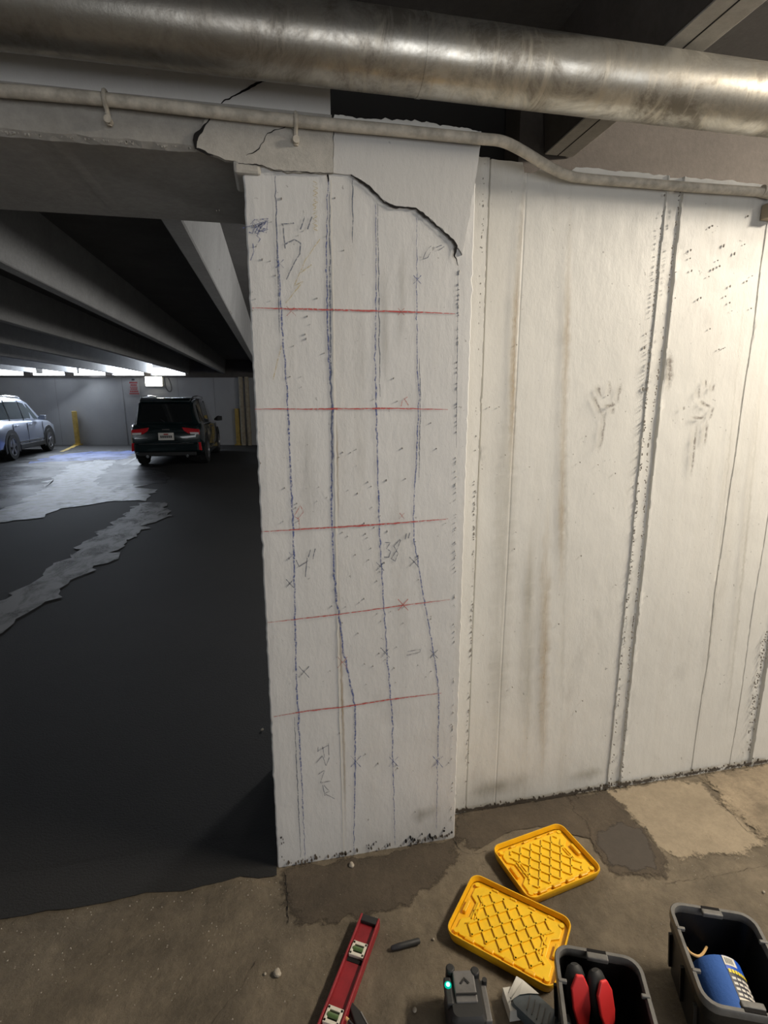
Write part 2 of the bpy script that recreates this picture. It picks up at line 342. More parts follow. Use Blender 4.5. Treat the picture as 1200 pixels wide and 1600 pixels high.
# pale ragged streaks, a dull lighter patch and blue stall paint on the asphalt
def cc(l): return [(a/2.727, 660+b/2.727) for a, b in l]
M['streak_w'] = stainmat('pale_streak', (.44, .46, .50), .24, .46, 3.0, .5, 1.0, (1, .4, 1), (.22, .23, .20))
M['streak_g'] = stainmat('grey_streak', (.24, .24, .24), .28, .55, 5.0, .6, .95, (1, .5, 1))
M['blue_floor'] = stainmat('blue_stall_paint', (.09, .18, .60), .30, .55, 1.2, .5)
M['dull_floor'] = stainmat('dull_pale_asphalt', (.060, .060, .066), .2, .6, .8, .5)
patch('floor_streak', cc([(0,430),(-80,440),(-80,390),(0,370),(130,320),(220,250),(300,180),(420,160),(500,160),(430,210),(400,265),(620,268),(660,300),(630,330),(500,330),(340,360),(150,400)]), M['streak_w'], lot, .0025, .001, .12, .15)
patch('floor_streak', cc([(0,885),(-120,950),(-120,830),(0,765),(60,730),(200,640),(350,520),(480,430),(600,340),(700,340),(730,400),(640,430),(560,490),(480,555),(520,560),(480,590),(370,630),(290,690),(220,750),(100,830)]), M['streak_g'], lot, .0025, .001, .06, .08)
patch('stall_paint', cc([(150,172),(230,140),(380,125),(585,122),(545,150),(500,160),(420,160),(300,165)]), M['blue_floor'], lot, .0035, .001, .15, .2)
patch('dull_asphalt', cc([(-100,330),(0,200),(200,130),(380,118),(600,112),(640,180),(700,260),(620,268),(500,300),(300,330),(0,380)]), M['dull_floor'], lot, .0008, .001, .2, .3)
patch('stall_line', [(93, 706), (122, 692.5), (127, 693.5), (100, 706)], M['post'], lot, .004, .001, .02, .3)
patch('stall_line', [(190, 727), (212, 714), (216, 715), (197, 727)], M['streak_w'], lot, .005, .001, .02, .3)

# ceiling slab and back boundary of the garage
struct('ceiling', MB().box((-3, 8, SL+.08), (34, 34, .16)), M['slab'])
struct('wall_left', MB().box((-17.5, 8, 1.4), (.3, 34, 3.0)), M['stem'])
struct('wall_right', MB().box((8.9, 8, 1.4), (.3, 34, 3.0)), M['stem'])
struct('wall_rear', MB().box((-3, -7.9, 1.4), (34, .3, 3.0)), M['stem'])
# far wall, low: daylight comes in above it
R_ = Matrix.Rotation(-YAW, 3, 'Z'); V0 = 18.7; WT = 2.35
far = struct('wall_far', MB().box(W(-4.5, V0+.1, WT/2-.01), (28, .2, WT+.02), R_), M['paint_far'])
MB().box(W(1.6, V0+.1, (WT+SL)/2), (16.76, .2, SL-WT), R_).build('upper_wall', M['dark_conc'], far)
MB().box(W(-4.5, V0-.03, WT-.03), (28, .09, .07), R_).build('wall_coping', M['dark_conc'], far)
for px in (-80, -18, 45, 109, 172, 232): MB().box(W((px-600)/856*V0, V0-.01, WT+.06), (.24, .16, .14), R_).build('bearing_pad', M['dark_conc'], far, bevel=.01)
for px in (98, 200, 285, 340):
    MB().box(W((px-600)/834*V0, V0-.001, 1.15), (.014, .01, 2.3), R_).build('wall_joint', M['stem'], far)
# main white wall with board marks, recessed strips, ragged top
def wall_top(x):
    t = 2.315 + .006*fn(x, 0, 0, 14) + .004*fn(x, 4, 0, 60)
    if .79 < x < .83: t -= .03
    if .83 <= x < .955: t -= .012+.012*abs(fn(x, 1, 0, 40))
    return t
def wall_y(x, z):
    d = 0; wob = .003*fn(0, 0, z, 9)+.002*fn(3, 0, z, 40)
    if x < .672+wob: d += .010
    if abs(x-.676-wob) < .0035: d -= .006
    if 1.303+wob+.012*z/2.3*0 < x < 1.358+wob: d += -.007
    if abs(x-1.300-wob) < .004: d += .006
    if abs(x-1.362-wob) < .005: d += .007*(.4+abs(fn(1, 0, z, 60)))
    if 1.968+wob < x < 2.006+wob: d -= .009*(.6+abs(fn(2, 0, z, 25)))
    if abs(x-2.012-wob) < .005: d += .008
    if abs(x-.80) < .003: d -= .0012
    if abs(x-1.705+.01*fn(0, 1, z, 3)) < .0025: d -= .0035
    if abs(x-1.90+.01*fn(0, 2, z, 2)) < .002: d -= .003
    d += .0035*fn(x, 0, z, 2.4) + .0012*fn(x, 5, z*.5, 26)
    if z > 2.0: d += .003*fn(x, 7, z, 34)*min(1, (z-2.0)*5)
    return WY - d
xs = sorted(set([.56, .585] + [round(.585+.02*i, 4) for i in range(90)] +
    [round(c+dx, 4) for c in (.672, .80, 1.30, 1.36, 1.705, 1.90, 1.968, 2.010) for dx in (-.009, -.006, -.004, -.002, 0, .002, .004, .006, .009)] + [2.5, 3, 4, 6, 8.8]))
nz = 150; mb = MB(); vs = []
for x in xs:
    T = wall_top(x)
    for k in range(nz+1): z = -.02+(T+.02)*k/nz; vs.append((x, wall_y(x, z), z))
    vs.append((x, 2.16, T+.004*fn(x, 9, 0, 30))); vs.append((x, 2.16, -.02))
m_ = nz+3
mb.add(vs, [(i*m_+j, (i+1)*m_+j, (i+1)*m_+j+1, i*m_+j+1) for i in range(len(xs)-1) for j in range(m_-1)])
wall = struct('wall_back', mb, M['paint'], smooth=True)
# ribbons of print / stain on a plane facing the camera side
def ribbon(pts, width, Y, jit=.0, taper=True, step=.012):
    P = [onY(p[0], p[1], Y) for p in pts]; Q = []; cum = 0
    for i in range(len(P)-1):
        k = max(1, int((P[i+1]-P[i]).length/step))
        for j in range(k): Q.append(P[i].lerp(P[i+1], j/k))
    Q.append(P[-1]); mb = MB(); mb.uv = []; n = len(Q); vs = []; tot = sum((Q[k+1]-Q[k]).length for k in range(n-1)) or 1; Lc = [0]
    for k in range(n-1): Lc.append(Lc[-1]+(Q[k+1]-Q[k]).length)
    for i, q in enumerate(Q):
        t = Q[min(i+1, n-1)]-Q[max(i-1, 0)]; nrm = Vector((-t.z, 0, t.x))
        nrm = nrm.normalized() if nrm.length > 1e-9 else Vector((1, 0, 0))
        wd = width*(1 if not taper else (.35+.65*min(1, 4*min(i, n-1-i)/max(1, n-1))))*(1+.5*fn(q.x, 1, q.z, 45))
        q = q + nrm*jit*fn(q.x, 3, q.z, 50); cum += t.length/2
        vs += [q+nrm*wd/2, q-nrm*wd/2]; mb.uv += [(Lc[i]/tot, 0), (Lc[i]/tot, 1)]
    mb.add(vs, [(2*i, 2*i+1, 2*i+3, 2*i+2) for i in range(n-1)]); return mb
def multi(strokes, width, Y, jit=0):
    out = MB(); out.uv = []
    for s in strokes:
        r = ribbon(s, width, Y, jit, False, .006); out.add(r.v, r.f); out.uv += r.uv
    return out
# wall stains and chips
WS = WY-.013
for pts, wd, mt in [([(822, 262), (812, 400), (803, 560), (798, 800)], .030, 'drip'), ([(893, 285), (888, 420), (885, 560), (878, 760), (876, 1000)], .032, 'drip'),
                    ([(858, 760), (853, 900), (850, 1100), (848, 1240)], .05, 'drip'), ([(884, 560), (886, 800), (880, 1000), (875, 1210)], .02, 'drip_grey'),
                    ([(800, 560), (790, 800), (782, 1000), (778, 1200)], .09, 'drip_grey'), ([(830, 800), (826, 1000), (822, 1200)], .05, 'drip_grey'),
                    ([(1170, 380), (1140, 700), (1115, 960), (1085, 1200)], .012, 'drip_grey'), ([(1190, 600), (1160, 900), (1130, 1180)], .02, 'drip_grey'),
                    ([(1048, 545), (1047, 580), (1044, 615)], .035, 'smudge'), ([(730, 1240), (800, 1225), (840, 1210)], .09, 'drip_grey'), ([(885, 1215), (950, 1205)], .06, 'drip_grey')]:
    ribbon(pts, wd, WS+.002 if wd > .03 else WS, .004).build('stain_streak', M[mt], wall)
h5 = lambda L: [(x/3.75+880, y/3.75+560) for x, y in L]
multi([h5(s) for s in [[(205,150),(212,190),(225,235)], [(268,125),(275,170),(272,215)], [(342,135),(330,200),(312,275)], [(175,205),(200,265),(235,340)], [(240,285),(290,275),(315,265)], [(250,300),(236,400),(228,480),(200,560)], [(300,285),(285,330)]]], .015, WS, .002).build('hand_smear', M['smudge'], wall)
multi([h5(s) for s in [[(797,170),(795,240)], [(835,120),(838,175)], [(884,145),(875,200)], [(800,250),(835,270),(870,290)], [(755,345),(800,350),(840,345)], [(880,280),(868,330),(850,365)], [(845,355),(838,430),(828,520)], [(785,370),(770,500),(750,700)], [(704,280),(710,305)]]], .015, WS, .002).build('hand_smear', M['smudge'], wall)
ribbon([(1012, 640), (990, 740), (975, 800)], .02, WS, .004).build('stain_streak', M['drip_grey'], wall)
def chips(lines, Y, name, mat, parent, seed=1):
    r = random.Random(seed); mb = MB()
    for (pts, cnt, spread, sz) in lines:
        for _ in range(cnt):
            i = r.randrange(len(pts)-1); t = r.random(); a, b = pts[i], pts[i+1]
            p = onY(a[0]+(b[0]-a[0])*t + r.gauss(0, spread), a[1]+(b[1]-a[1])*t + r.gauss(0, max(1.5, spread*.8)), Y); s = sz*r.uniform(.4, 1.3); el = r.uniform(1, 3)
            k = r.randint(5, 7); poly = [p + Vector((math.cos(6.283*j/k)*s*r.uniform(.6, 1.2), 0, math.sin(6.283*j/k)*s*el*r.uniform(.6, 1.2))) for j in range(k)]
            mb.prism(poly, (0, .004, 0))
    o = mb.build(name, mat, parent); o['kind'] = 'stuff'; return o
chips([([(757, 250), (749, 500), (742, 760), (736, 1000), (728, 1225)], 90, .8, .0013), ([(742, 760), (736, 1000), (731, 1200)], 45, .8, .0020),
       ([(1040, 300), (1018, 520), (1005, 700), (985, 900), (955, 1225)], 190, .7, .0014), ([(1063, 300), (1035, 540), (1013, 700), (1003, 860), (985, 1020), (972, 1220)], 200, .8, .0015),
       ([(1199, 990), (1188, 1050), (1178, 1110), (1168, 1190)], 110, 3, .0018)], WY-.012, 'paint_chips', M['chip'], wall)
chips([([(1075, 350), (1100, 450), (1130, 550)], 18, 28, .0015), ([(1120, 300), (1170, 480)], 12, 22, .002), ([(780, 330), (800, 800), (850, 1200)], 20, 60, .0011), ([(1000, 840), (1010, 510), (1015, 650), (1003, 740)], 6, 4, .0032), ([(900, 600), (940, 1100)], 12, 50, .0011)], WY-.008, 'paint_pits', M['chip'], wall, 5)
chips([([(712, 1268), (850, 1246), (955, 1228), (1080, 1207), (1200, 1188)], 130, 1.2, .0032)], WY-.014, 'base_crumbs', M['floor_dark'], wall, 9)
ribbon([(705, 1270), (850, 1247), (955, 1229), (1200, 1189)], .022, WY-.015, .005, False).build('grime_line', M['grime'], wall)


# ------------------------------------------------------------------ COLUMN
col = thing('concrete_column', 'white painted square concrete column crossed by blue and red crayon lines', 'column', (.27, 1.9, 0))
def loc(o, root):        # keep world coordinates for parts of a root that has a location
    o.matrix_parent_inverse = root.matrix_basis.inverted(); return o
def gridbox(x0, x1, y0, y1, z0, z1, sx, sz, amp, edge=0):
    nx, nzz = max(1, round((x1-x0)/sx)), max(1, round((z1-z0)/sz)); mb = MB(); ring = []
    for k in range(nzz+1):
        z = z0+(z1-z0)*k/nzz; ex0 = edge*(fn(0, 0, z, 40)+.6*fn(1, 0, z, 120)); ex1 = edge*(fn(4, 0, z, 40)+.6*fn(5, 0, z, 120)); r = []
        for i in range(nx+1):
            x = x0+(x1-x0)*i/nx; c = 0
            if i == 0: x += ex0; c = .0008
            if i == nx: x += ex1; c = .0008
            r.append(Vector((x, y0+c+amp*(fn(x, 2, z, 3)+.5*fn(x, 3, z, 12)), z)))
        r.append(Vector((x1+.004+ex1, y0+.005, z)))
        r += [Vector((x1, y1, z)), Vector((x0, y1, z)), Vector((x0-.004+ex0, y0+.005, z))]; ring.append(r)
    return mb.loft(ring)
loc(gridbox(-.052, .586, CY, 2.15, -.012, 2.2, .02, .015, .0016, .0035).build('column_shaft', M['paint_column'], col), col)
loc(MB().box((-.045, CY+.06, 2.197), (.07, .14, .045)).build('capital_lip', M['chunk'], col, bevel=.008), col)
CS = CY-.0032
def onplane(mb, name, mat, root=col, label=None):
    o = loc(mb.build(name, mat, root), root)
    if label: o['label'] = label
    return o
blue = [[(430,275),(433,360),(437,440),(441,520),(449,620),(454,740),(458,820),(461,960),(463,1060),(466,1120),(472,1230),(477,1345)],
        [(512,278),(510,400),(512,520),(519,640),(518,800),(522,900),(537,1020),(555,1105),(555,1200),(553,1330)],
        [(587,318),(588,440),(586,560),(588,640),(591,760),(594,860),(600,950),(606,1040),(613,1120),(615,1220),(617,1320)],
        [(651,340),(651,440),(652,560),(655,620),(652,690),(646,800),(647,845),(665,950),(681,1040),(686,1090),(684,1180),(682,1295)]]
for i, l in enumerate(blue):
    onplane(ribbon(l, (.0075, .0085, .0065, .0055)[i], CS, .004), 'crayon_line', M['blue_wax'], label='blue crayon line')
onplane(ribbon([(515,300),(516,520),(519,700),(519,780)], .006, CS-.0003, .003), 'crayon_line', M['grey_wax'], label='grey crayon line')
for l, wd in [([(394,481),(520,484),(630,487),(711,490)], .0065), ([(398,639),(520,639),(620,638),(700,640)], .006), ([(408,831),(505,825),(600,819),(700,811)], .0065),
          ([(418,973),(530,960),(630,946),(703,937)], .0045), ([(428,1120),(480,1111),(535,1105),(610,1093),(690,1083)], .006)]:
    onplane(ribbon(l, wd, CS-.0006, .001), 'crayon_line', M['red_wax'], label='red crayon line')
for l in [[(551,278),(551,380)], [(430,275),(437,520)], [(460,1120),(470,1340)], [(656,560),(657,640),(654,750)], [(590,318),(594,620)]]:
    onplane(ribbon(l, .004, CS-.0002, .003), 'pencil_line', M['grey_wax'])
for l, wd, mt in [([(517,280),(522,520),(525,800),(530,1060),(538,1340)], .006, 'drop'), ([(527,830),(532,1000),(538,1200),(541,1335)], .012, 'drip'), ([(526,640),(529,830)], .008, 'drip'),
                  ([(600,400),(604,600)], .04, 'drip_faint'), ([(560,430),(566,600),(570,800)], .05, 'drip_faint'), ([(480,620),(485,860)], .05, 'drip_faint'), ([(620,700),(630,1100)], .06, 'drip_faint'), ([(640,1280),(690,1262)], .07, 'drip_grey'), ([(630,380),(625,560)], .04, 'drip_faint')]:
    onplane(ribbon(l, wd, CS+.0006, .002), 'drip_run', M[mt])
c4 = lambda L: [(x/3+360, y/3+240) for x, y in L]
c5 = lambda L: [(x/3+380, y/3+620) for x, y in L]
c6 = lambda L: [(x/3+380, y/3+980) for x, y in L]
def mark(strokes, name, mt, wd=.0035): onplane(multi(strokes, wd, CS-.0008, .0012), name, M[mt])
mark([c4(s) for s in [[(240,330),(298,326)], [(246,332),(256,445)], [(258,425),(300,402),(328,420),(325,470),(295,520),(262,590)], [(348,296),(328,355)], [(382,296),(362,355)]]], 'handwritten_five', 'grey_wax', .0042)
mark([c4(s) for s in [[(940,432),(915,462),(903,495),(925,488),(938,462)], [(965,440),(990,428)], [(975,455),(1002,435)]]], 'handwritten_six', 'grey_wax', .0028)
mark([c5(s) for s in [[(250,765),(262,798),(305,768)], [(300,755),(292,845)], [(315,715),(305,752)], [(338,712),(326,762)]]], 'handwritten_four', 'grey_wax')
mark([c5(s) for s in [[(665,682),(690,684),(672,712),(692,725),(682,752),(660,752)], [(735,668),(706,700),(726,735),(712,770),(694,760),(720,718),(738,672)], [(765,640),(758,668)], [(782,638),(774,664)]]], 'handwritten_thirty_eight', 'grey_wax')
mark([c6(s) for s in [[(348,582),(402,552)], [(372,560),(382,612)], [(400,545),(402,600)], [(340,640),(372,602),(388,650),(404,612)], [(352,690),(380,672),(362,730),(408,722)], [(372,740),(384,792)], [(378,742),(404,770),(380,780),(430,806)]]], 'handwritten_scrawl', 'grey_wax', .0028)
r = random.Random(3)
mark([c4([(135+r.gauss(0, 22), 352+r.gauss(0, 20)) for _ in range(6)]) for _ in range(7)] + [c4([(120,380),(140,400),(122,430)]), c4([(105,420),(110,460),(95,500)])], 'blue_scribble', 'blue_wax', .003)
mark([c4([(395+(14 if k % 2 else -8), 130+k*11) for k in range(22)])] , 'yellow_zigzag', 'yellow_wax', .004)
mark([c4([(420,400),(350,500),(300,620),(340,600),(260,700)]), c4([(330,560),(380,520)]), c4([(240,900),(200,1060)])], 'yellow_scrawl', 'yellow_wax', .004)
def xm(x, y, s=6): return [[(x-s, y-s*1.1), (x+s, y+s*1.1)], [(x+s, y-s*1.1), (x-s, y+s*1.1)]]
for x, y, s, mt in [(628,806,4,'faint_red'), (630,945,8,'red_wax'), (455,486,7,'faint_red'), (627,487,5,'faint_red'), (652,437,6,'blue_wax'), (594,885,6,'grey_wax'), (647,878,7,'grey_wax'), (453,912,6,'grey_wax'), (475,1050,8,'grey_wax'),
                 (602,1020,7,'grey_wax'), (678,1022,6,'grey_wax'), (556,1190,8,'blue_wax'), (615,1190,7,'blue_wax'), (684,1190,8,'blue_wax'), (535,1035,8,'faint_red'), (456,868,5,'blue_wax'), (437,412,6,'blue_wax')]:
    mark(xm(x, y, s), 'cross_mark', mt, .003)
mark([c5([(265,622),(262,575),(240,560),(268,510),(282,540),(250,580)]), c5([(770,0),(745,20),(740,45)]), c5([(755,8),(775,40)])], 'red_letter_mark', 'faint_red', .0035)
mark([c6([(770,115),(830,105),(828,118),(765,132)]), c6([(350,585),(352,560)])], 'pencil_tick', 'grey_wax', .0025)
# joined crumbs at base and along edges
o = chips([([(438,1350),(480,1345),(560,1330),(640,1318),(704,1305)], 60, 1, .0026)], CY-.006, 'base_crumbs', M['floor_dark'], col, 21); loc(o, col)
o = chips([([(640,1312),(660,1308),(704,1300)], 13, 4, .0034), ([(560,1325),(600,1316)], 8, 6, .002), ([(440,1300),(444,1345)], 6, 2, .002)], CY-.005, 'black_chips', M['black'], col, 22); loc(o, col)
o = chips([([(420,300),(600,1000)], 70, 80, .0012), ([(540,700),(640,1250)], 60, 50, .0013)], CY-.004, 'paint_pits', M['chip'], col, 23); loc(o, col)
o = chips([([(718,420),(713,700),(711,950),(706,1290)], 90, .6, .0014)], CY-.0035, 'edge_chips', M['drop'], col, 24); loc(o, col)
onplane(ribbon([(716,415),(715,500),(713,700)], .0028, CS-.001, .001), 'edge_crack', M['grey_wax'])

# ------------------------------------------------------------------ GIRDER over the drive opening
gir = thing('concrete_girder', 'grey concrete girder spanning from the column top to the left, cracked at its end', 'girder', (-3, 1.9, GZ))
def girder_box(x0, x1, y0, y1, z0, z1):
    mb = MB(); rings = []
    n_ = int((x1-x0)/.03) if x1-x0 < 5 else 60
    for i in range(n_+1):
        x = x0+(x1-x0)*i/n_; 
        rings.append([Vector((x, y0+.003*fn(x, 1, 0, 9), z1)), Vector((x, y0+.003*fn(x, 1, 0, 9), z0+.012+.006*fn(x, 0, 0, 25))), Vector((x, y0+.014+.006*fn(x, 3, 0, 20), z0+.003*fn(x, 2, 0, 30))), Vector((x, y1, z0)), Vector((x, y1, z1))])
    return mb.loft(rings)
loc(girder_box(-14, -1.3, CY, 2.18, GZ, 2.335).build('beam_end', M['girder'], gir), gir)
loc(girder_box(-1.3, .18, CY, 2.18, GZ, 2.335).build('beam_face', M['girder'], gir), gir)
loc(MB().box((.375, 1.88, 2.262), (.42, .56, .125)).build('beam_seat', M['patch_grey'], gir, bevel=.004), gir)
loc(MB().box((-6.91, 1.9, (2.335+SL)/2), (14.18, .56, SL-2.335)).build('painted_upstand', M['upstand'], gir), gir)
def plate(pts, name, mat, proud, root, rag=.003):
    P = [onY(x, y, CY-proud) for x, y in pts]; out = []
    for i in range(len(P)):
        a, b = P[i], P[(i+1) % len(P)]; k = max(1, int((b-a).length/.008))
        for j in range(k): q = a.lerp(b, j/k); out.append(q + Vector((fn(q.x, 1, q.z, 60), 0, fn(q.x, 2, q.z, 60)))*rag)
    return loc(MB().prism(out, (0, proud+.004, 0)).build(name, mat, root), root)
plate([(522,182),(640,190),(752,205),(750,228),(746,262),(735,330),(722,398),(712,380),(690,357),(652,325),(615,322),(600,313),(578,290),(550,273),(521,270)], 'render_coat', M['patch_grey'], .007, gir)
plate([(322,184),(400,188),(450,194),(520,204),(521,270),(445,268),(408,258),(372,254),(330,242),(306,232),(303,216)], 'spalled_chunk', M['chunk'], .011, gir, .004)
def crack(pts, wmax, Y, root, name='crack', w0=None):
    P = [onY(x, y, Y) for x, y in pts]; Q = []
    for i in range(len(P)-1):
        k = max(1, int((P[i+1]-P[i]).length/.004))
        for j in range(k): Q.append(P[i].lerp(P[i+1], j/k))
    Q.append(P[-1]); mb = MB(); n_ = len(Q); vs = []
    for i, q in enumerate(Q):
        t = Q[min(i+1, n_-1)]-Q[max(0, i-1)]; nr = Vector((-t.z, 0, t.x)).normalized(); wd = wmax*(.25+.9*abs(fn(q.x, 0, q.z, 22)))*(.5+.5*min(1, 6*min(i, n_-1-i)/n_))
        q = q+nr*.0035*fn(q.x, 4, q.z, 70); vs += [q+nr*wd, q-nr*wd]
    mb.add(vs, [(2*i, 2*i+1, 2*i+3, 2*i+2) for i in range(n_-1)]); return loc(mb.build(name, M['black'], root), root)
crack([(548,274),(560,280),(578,294),(600,315),(615,323),(650,326),(665,338),(690,360),(708,376),(713,385),(710,400),(716,415)], .0065, CY-.0082, gir)
crack([(328,186),(312,205),(304,220),(306,232),(325,241),(333,244)], .0065, CY-.012, gir)
crack([(385,243),(400,236),(412,222),(418,208),(450,197)], .002, CY-.012, gir)
crack([(345,162),(362,152),(380,142),(400,131),(430,120)], .005, 1.6175, gir)
crack([(372,255),(408,258),(430,267),(505,270),(520,271)], .0018, CY-.0118, gir)
crack([(512,272),(513,284)], .006, CY-.009, gir)
plate([(522,178),(560,184),(640,188),(700,196),(752,206),(752,212),(640,200),(522,190)], 'paint_crust', M['paint'], .010, gir, .007)
o = chips([([(0,205),(120,212),(300,230)], 120, 2, .0022)], CY+.004, 'edge_crumbs', M['chunk'], gir, 32); loc(o, gir)
# near-black panel put in for the gap's shade; concrete block at right
struct('gap_shade_panel', MB().box((.55, 2.35, 2.50), (.94, .1, .86)), M['void'])
struct('trim_2', MB().box((4.93, 2.22, 2.60), (7.93, .14, .60)), M['dark_conc'])

# ------------------------------------------------------------------ CEILING STEMS
def stem(xc, y0, y1, label, wb=.10, wt=.20, zb=2.42, mat='stem'):
    t = thing('concrete_beam', label, 'ceiling beam', (xc, (y0+y1)/2, zb), 0)
    mb = MB(); rings = []; L = (y1-y0)/2; dz = SL-zb+.01; k = 24
    for i in range(k+1):
        y = -L+2*L*i/k
        rings.append([Vector((-wb/2, y, .006)), Vector((-wb/2+.008, y, 0)), Vector((wb/2-.008, y, 0)), Vector((wb/2, y, .006)), Vector((wt/2, y, dz)), Vector((-wt/2, y, dz))])
    mb.loft(rings); mb.build('stem_web', M[mat], t)
    return t, L
words = ['concrete ceiling stem first left of the column, ending behind the column edge', 'concrete ceiling stem second left of the column, running over the dark parked car',
         'third concrete ceiling stem counted leftward from the column', 'fourth concrete ceiling stem counted leftward from the column', 'fifth concrete ceiling stem counted leftward from the column',
         'sixth concrete ceiling stem from the column, low beside the silver car', 'seventh concrete ceiling stem from the column, farthest left in view']
for i, wd in enumerate(words):
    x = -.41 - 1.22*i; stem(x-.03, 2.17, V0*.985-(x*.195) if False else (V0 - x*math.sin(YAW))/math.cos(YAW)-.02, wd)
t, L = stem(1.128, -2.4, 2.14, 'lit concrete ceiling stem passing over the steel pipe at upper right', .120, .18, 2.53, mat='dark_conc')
MB().box((0, 0, -.002), (.119, 2*L, .006)).build('soffit_strip', M['chunk'], t, bevel=.002)
MB().box((-.006, 0, -.0052), (.004, 2*L, .002)).build('soffit_joint', M['black'], t)
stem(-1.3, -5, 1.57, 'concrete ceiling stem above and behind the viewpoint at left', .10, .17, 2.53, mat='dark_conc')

# ------------------------------------------------------------------ PIPE AND CONDUIT
pipe = thing('steel_pipe', 'thick galvanised steel pipe crossing the top of the view in front of the column', 'pipe', (0, 1.45, 2.413))
mb = MB(); rings = []
for i in range(61):
    x = -9+15*i/60; rings.append([Vector((x, .081*math.cos(6.28318*k/40), .081*math.sin(6.28318*k/40))) for k in range(40)])
mb.loft(rings).build('pipe_body', M['pipe'], pipe, smooth=True)
for x in (.385,): MB().tube([(x-.006, 0, 0), (x+.006, 0, 0)], .0822, 40).build('weld_seam', M['pipe'], pipe, smooth=True)
for x in (-2.4, 3.3):
    MB().tube([(x-.02, 0, 0), (x+.02, 0, 0)], .084, 40).build('hanger_band', M['steel'], pipe, smooth=True)
    MB().cyl((x, 0, .08), (x, 0, SL-2.413), .005, 8).build('hanger_rod', M['steel'], pipe)
con = thing('conduit', 'thin paint-spattered conduit clipped along the girder and bending down over the wall', 'conduit', (0, 1.57, 2.3))
cp = [onY(-1400, 25, 1.566)] + [onY(x, y, 1.566) for x, y in [(-300,116),(0,141),(160,155),(300,171),(460,189),(600,202),(700,212),(752,217)]] + [onY(785,221,1.58), onY(815,235,1.61), onY(855,259,1.65), onY(885,273,1.675), onY(915,279,1.69)] + [onY(1000,286,1.692), onY(1100,294,1.692), onY(1200,301,1.692), onY(1500,326,1.692)]
loc(MB().tube(catmull(cp, 5), .0145, 14).build('conduit_tube', M['conduit'], con, smooth=True), con)
for (x, y) in ((165, 156), (462, 190)):
    p = onY(x, y, 1.566); st = [p+Vector((0, .02, .02)), p+Vector((0, -.005, .0175)), p+Vector((0, -.0165, .006)), p+Vector((0, -.016, -.008)), p+Vector((0, .002, -.018)), p+Vector((0, .012, -.034)), p+Vector((0, .014, -.05))]
    loc(MB().tube(catmull(st, 4), .0055, 8).build('pipe_strap', M['conduit'], con, smooth=True), con)
    loc(MB().cyl(p+Vector((0, -.001, -.04)), p+Vector((0, .02, -.04)), .009, 10).build('strap_bolt', M['conduit'], con), con)
p = onY(1198, 300, 1.692); loc(MB().tube([p-Vector((.02, 0, -.002)), p+Vector((.03, 0, -.004))], .019, 14).build('coupling', M['conduit'], con), con)
p = onY(1203, 330, 1.69); o = MB().box((0, 0, 0), (.05, .045, .05)).build('wall_bracket', M['beige'], None, bevel=.004); o.location = (p.x+.01, 1.69, p.z)
tag(o, 'small tan bracket on the white wall below the conduit at right edge', 'bracket')
# lamp fixtures that carry the area lights
for (x, y, lab) in ((2.9, .70, 'long tube ceiling lamp over the right wall side'),):
    t = thing('ceiling_lamp', lab, 'lamp', (x, y, SL))
    MB().box((0, 0, -.03), (1.26, .16, .06)).build('housing', M['cream'], t, bevel=.006)

# ------------------------------------------------------------------ FAR WALL FITTINGS
def wpos(px, py, off=0): d = ray(px, py); k = (V0-off)/ (d.dot(fh)); return Vector((0, 0, EYE)) + d*k
p = wpos(241, 596, .08); t = thing('wall_lamp', 'glowing box lamp on the far wall above the dark car', 'lamp', p, -YAW)
MB().box((0, .02, .0), (.60, .12, .34)).build('lamp_housing', M['cream'], t, bevel=.02)
MB().box((0, -.05, -.0), (.56, .06, .30)).build('lamp_diffuser', M['lamp'], t, bevel=.02)
p = wpos(258, 590, .13); t = [Vector((p.x, p.y, p.z)) + rt*a + UP*b for a, b in ((-.05, .02), (-.02, -.25), (.05, -.42), (.14, -.46), (.19, -.36), (.16, -.15), (.10, .02))]
tag(MB().tube(catmull(t, 5), .02, 8).build('cable_loop', M['grey_pl'], smooth=True), 'looped grey cable hanging beside the glowing wall lamp', 'cable')
p = wpos(209, 604, .02); sg = thing('wall_sign', 'small red lettered notice on the far white wall', 'sign', p, -YAW)
MB().box((0, 0, 0), (.40, .012, .60)).build('sign_panel', M['paint_far'], sg)
for z, wd, hh, mt in ((.23, .10, .06, 'ink'), (.13, .28, .055, 'sign_red'), (.05, .22, .05, 'sign_red'), (-.02, .26, .03, 'sign_red'), (-.08, .24, .04, 'sign_red'), (-.16, .30, .05, 'sign_red'), (-.235, .34, .045, 'sign_red')):
    mbx = MB(); k = int(wd/.05)
    for i in range(k): mbx.box((-wd/2+wd*(i+.5)/k, -.009, z), (wd/k*.78, .006, hh))
    mbx.build('sign_lettering', M[mt], sg)
for (px, lab, hh) in ((122, 'yellow post against the far wall beside the silver car', 1.16), (373, 'yellow post against the far wall just left of the column', 1.25)):
    p = wpos(px, 695, .12); t = thing('guard_post', lab, 'post', (p.x, p.y, 0), -YAW)
    MB().box((0, 0, hh/2), (.13, .12, hh)).build('post_shaft', M['post'], t, bevel=.015); MB().box((0, 0, .02), (.22, .20, .04)).build('base_plate', M['post'], t)
for (px, lab) in ((381, 'left tall beige drainpipe on the far wall beside the column'), (390, 'right tall beige drainpipe on the far wall, nearest the column edge')):
    p = wpos(px, 690, .19); t = thing('drainpipe', lab, 'drainpipe', (p.x, p.y, 0), -YAW)
    MB().cyl((0, 0, 0), (0, 0, 2.3), .075, 14).build('pipe_run', M['beige'], t, smooth=True)
    for z in (.4, 1.3, 2.1): MB().cyl((0, 0, z), (0, 0, z+.05), .085, 14).build('pipe_clip', M['beige'], t)

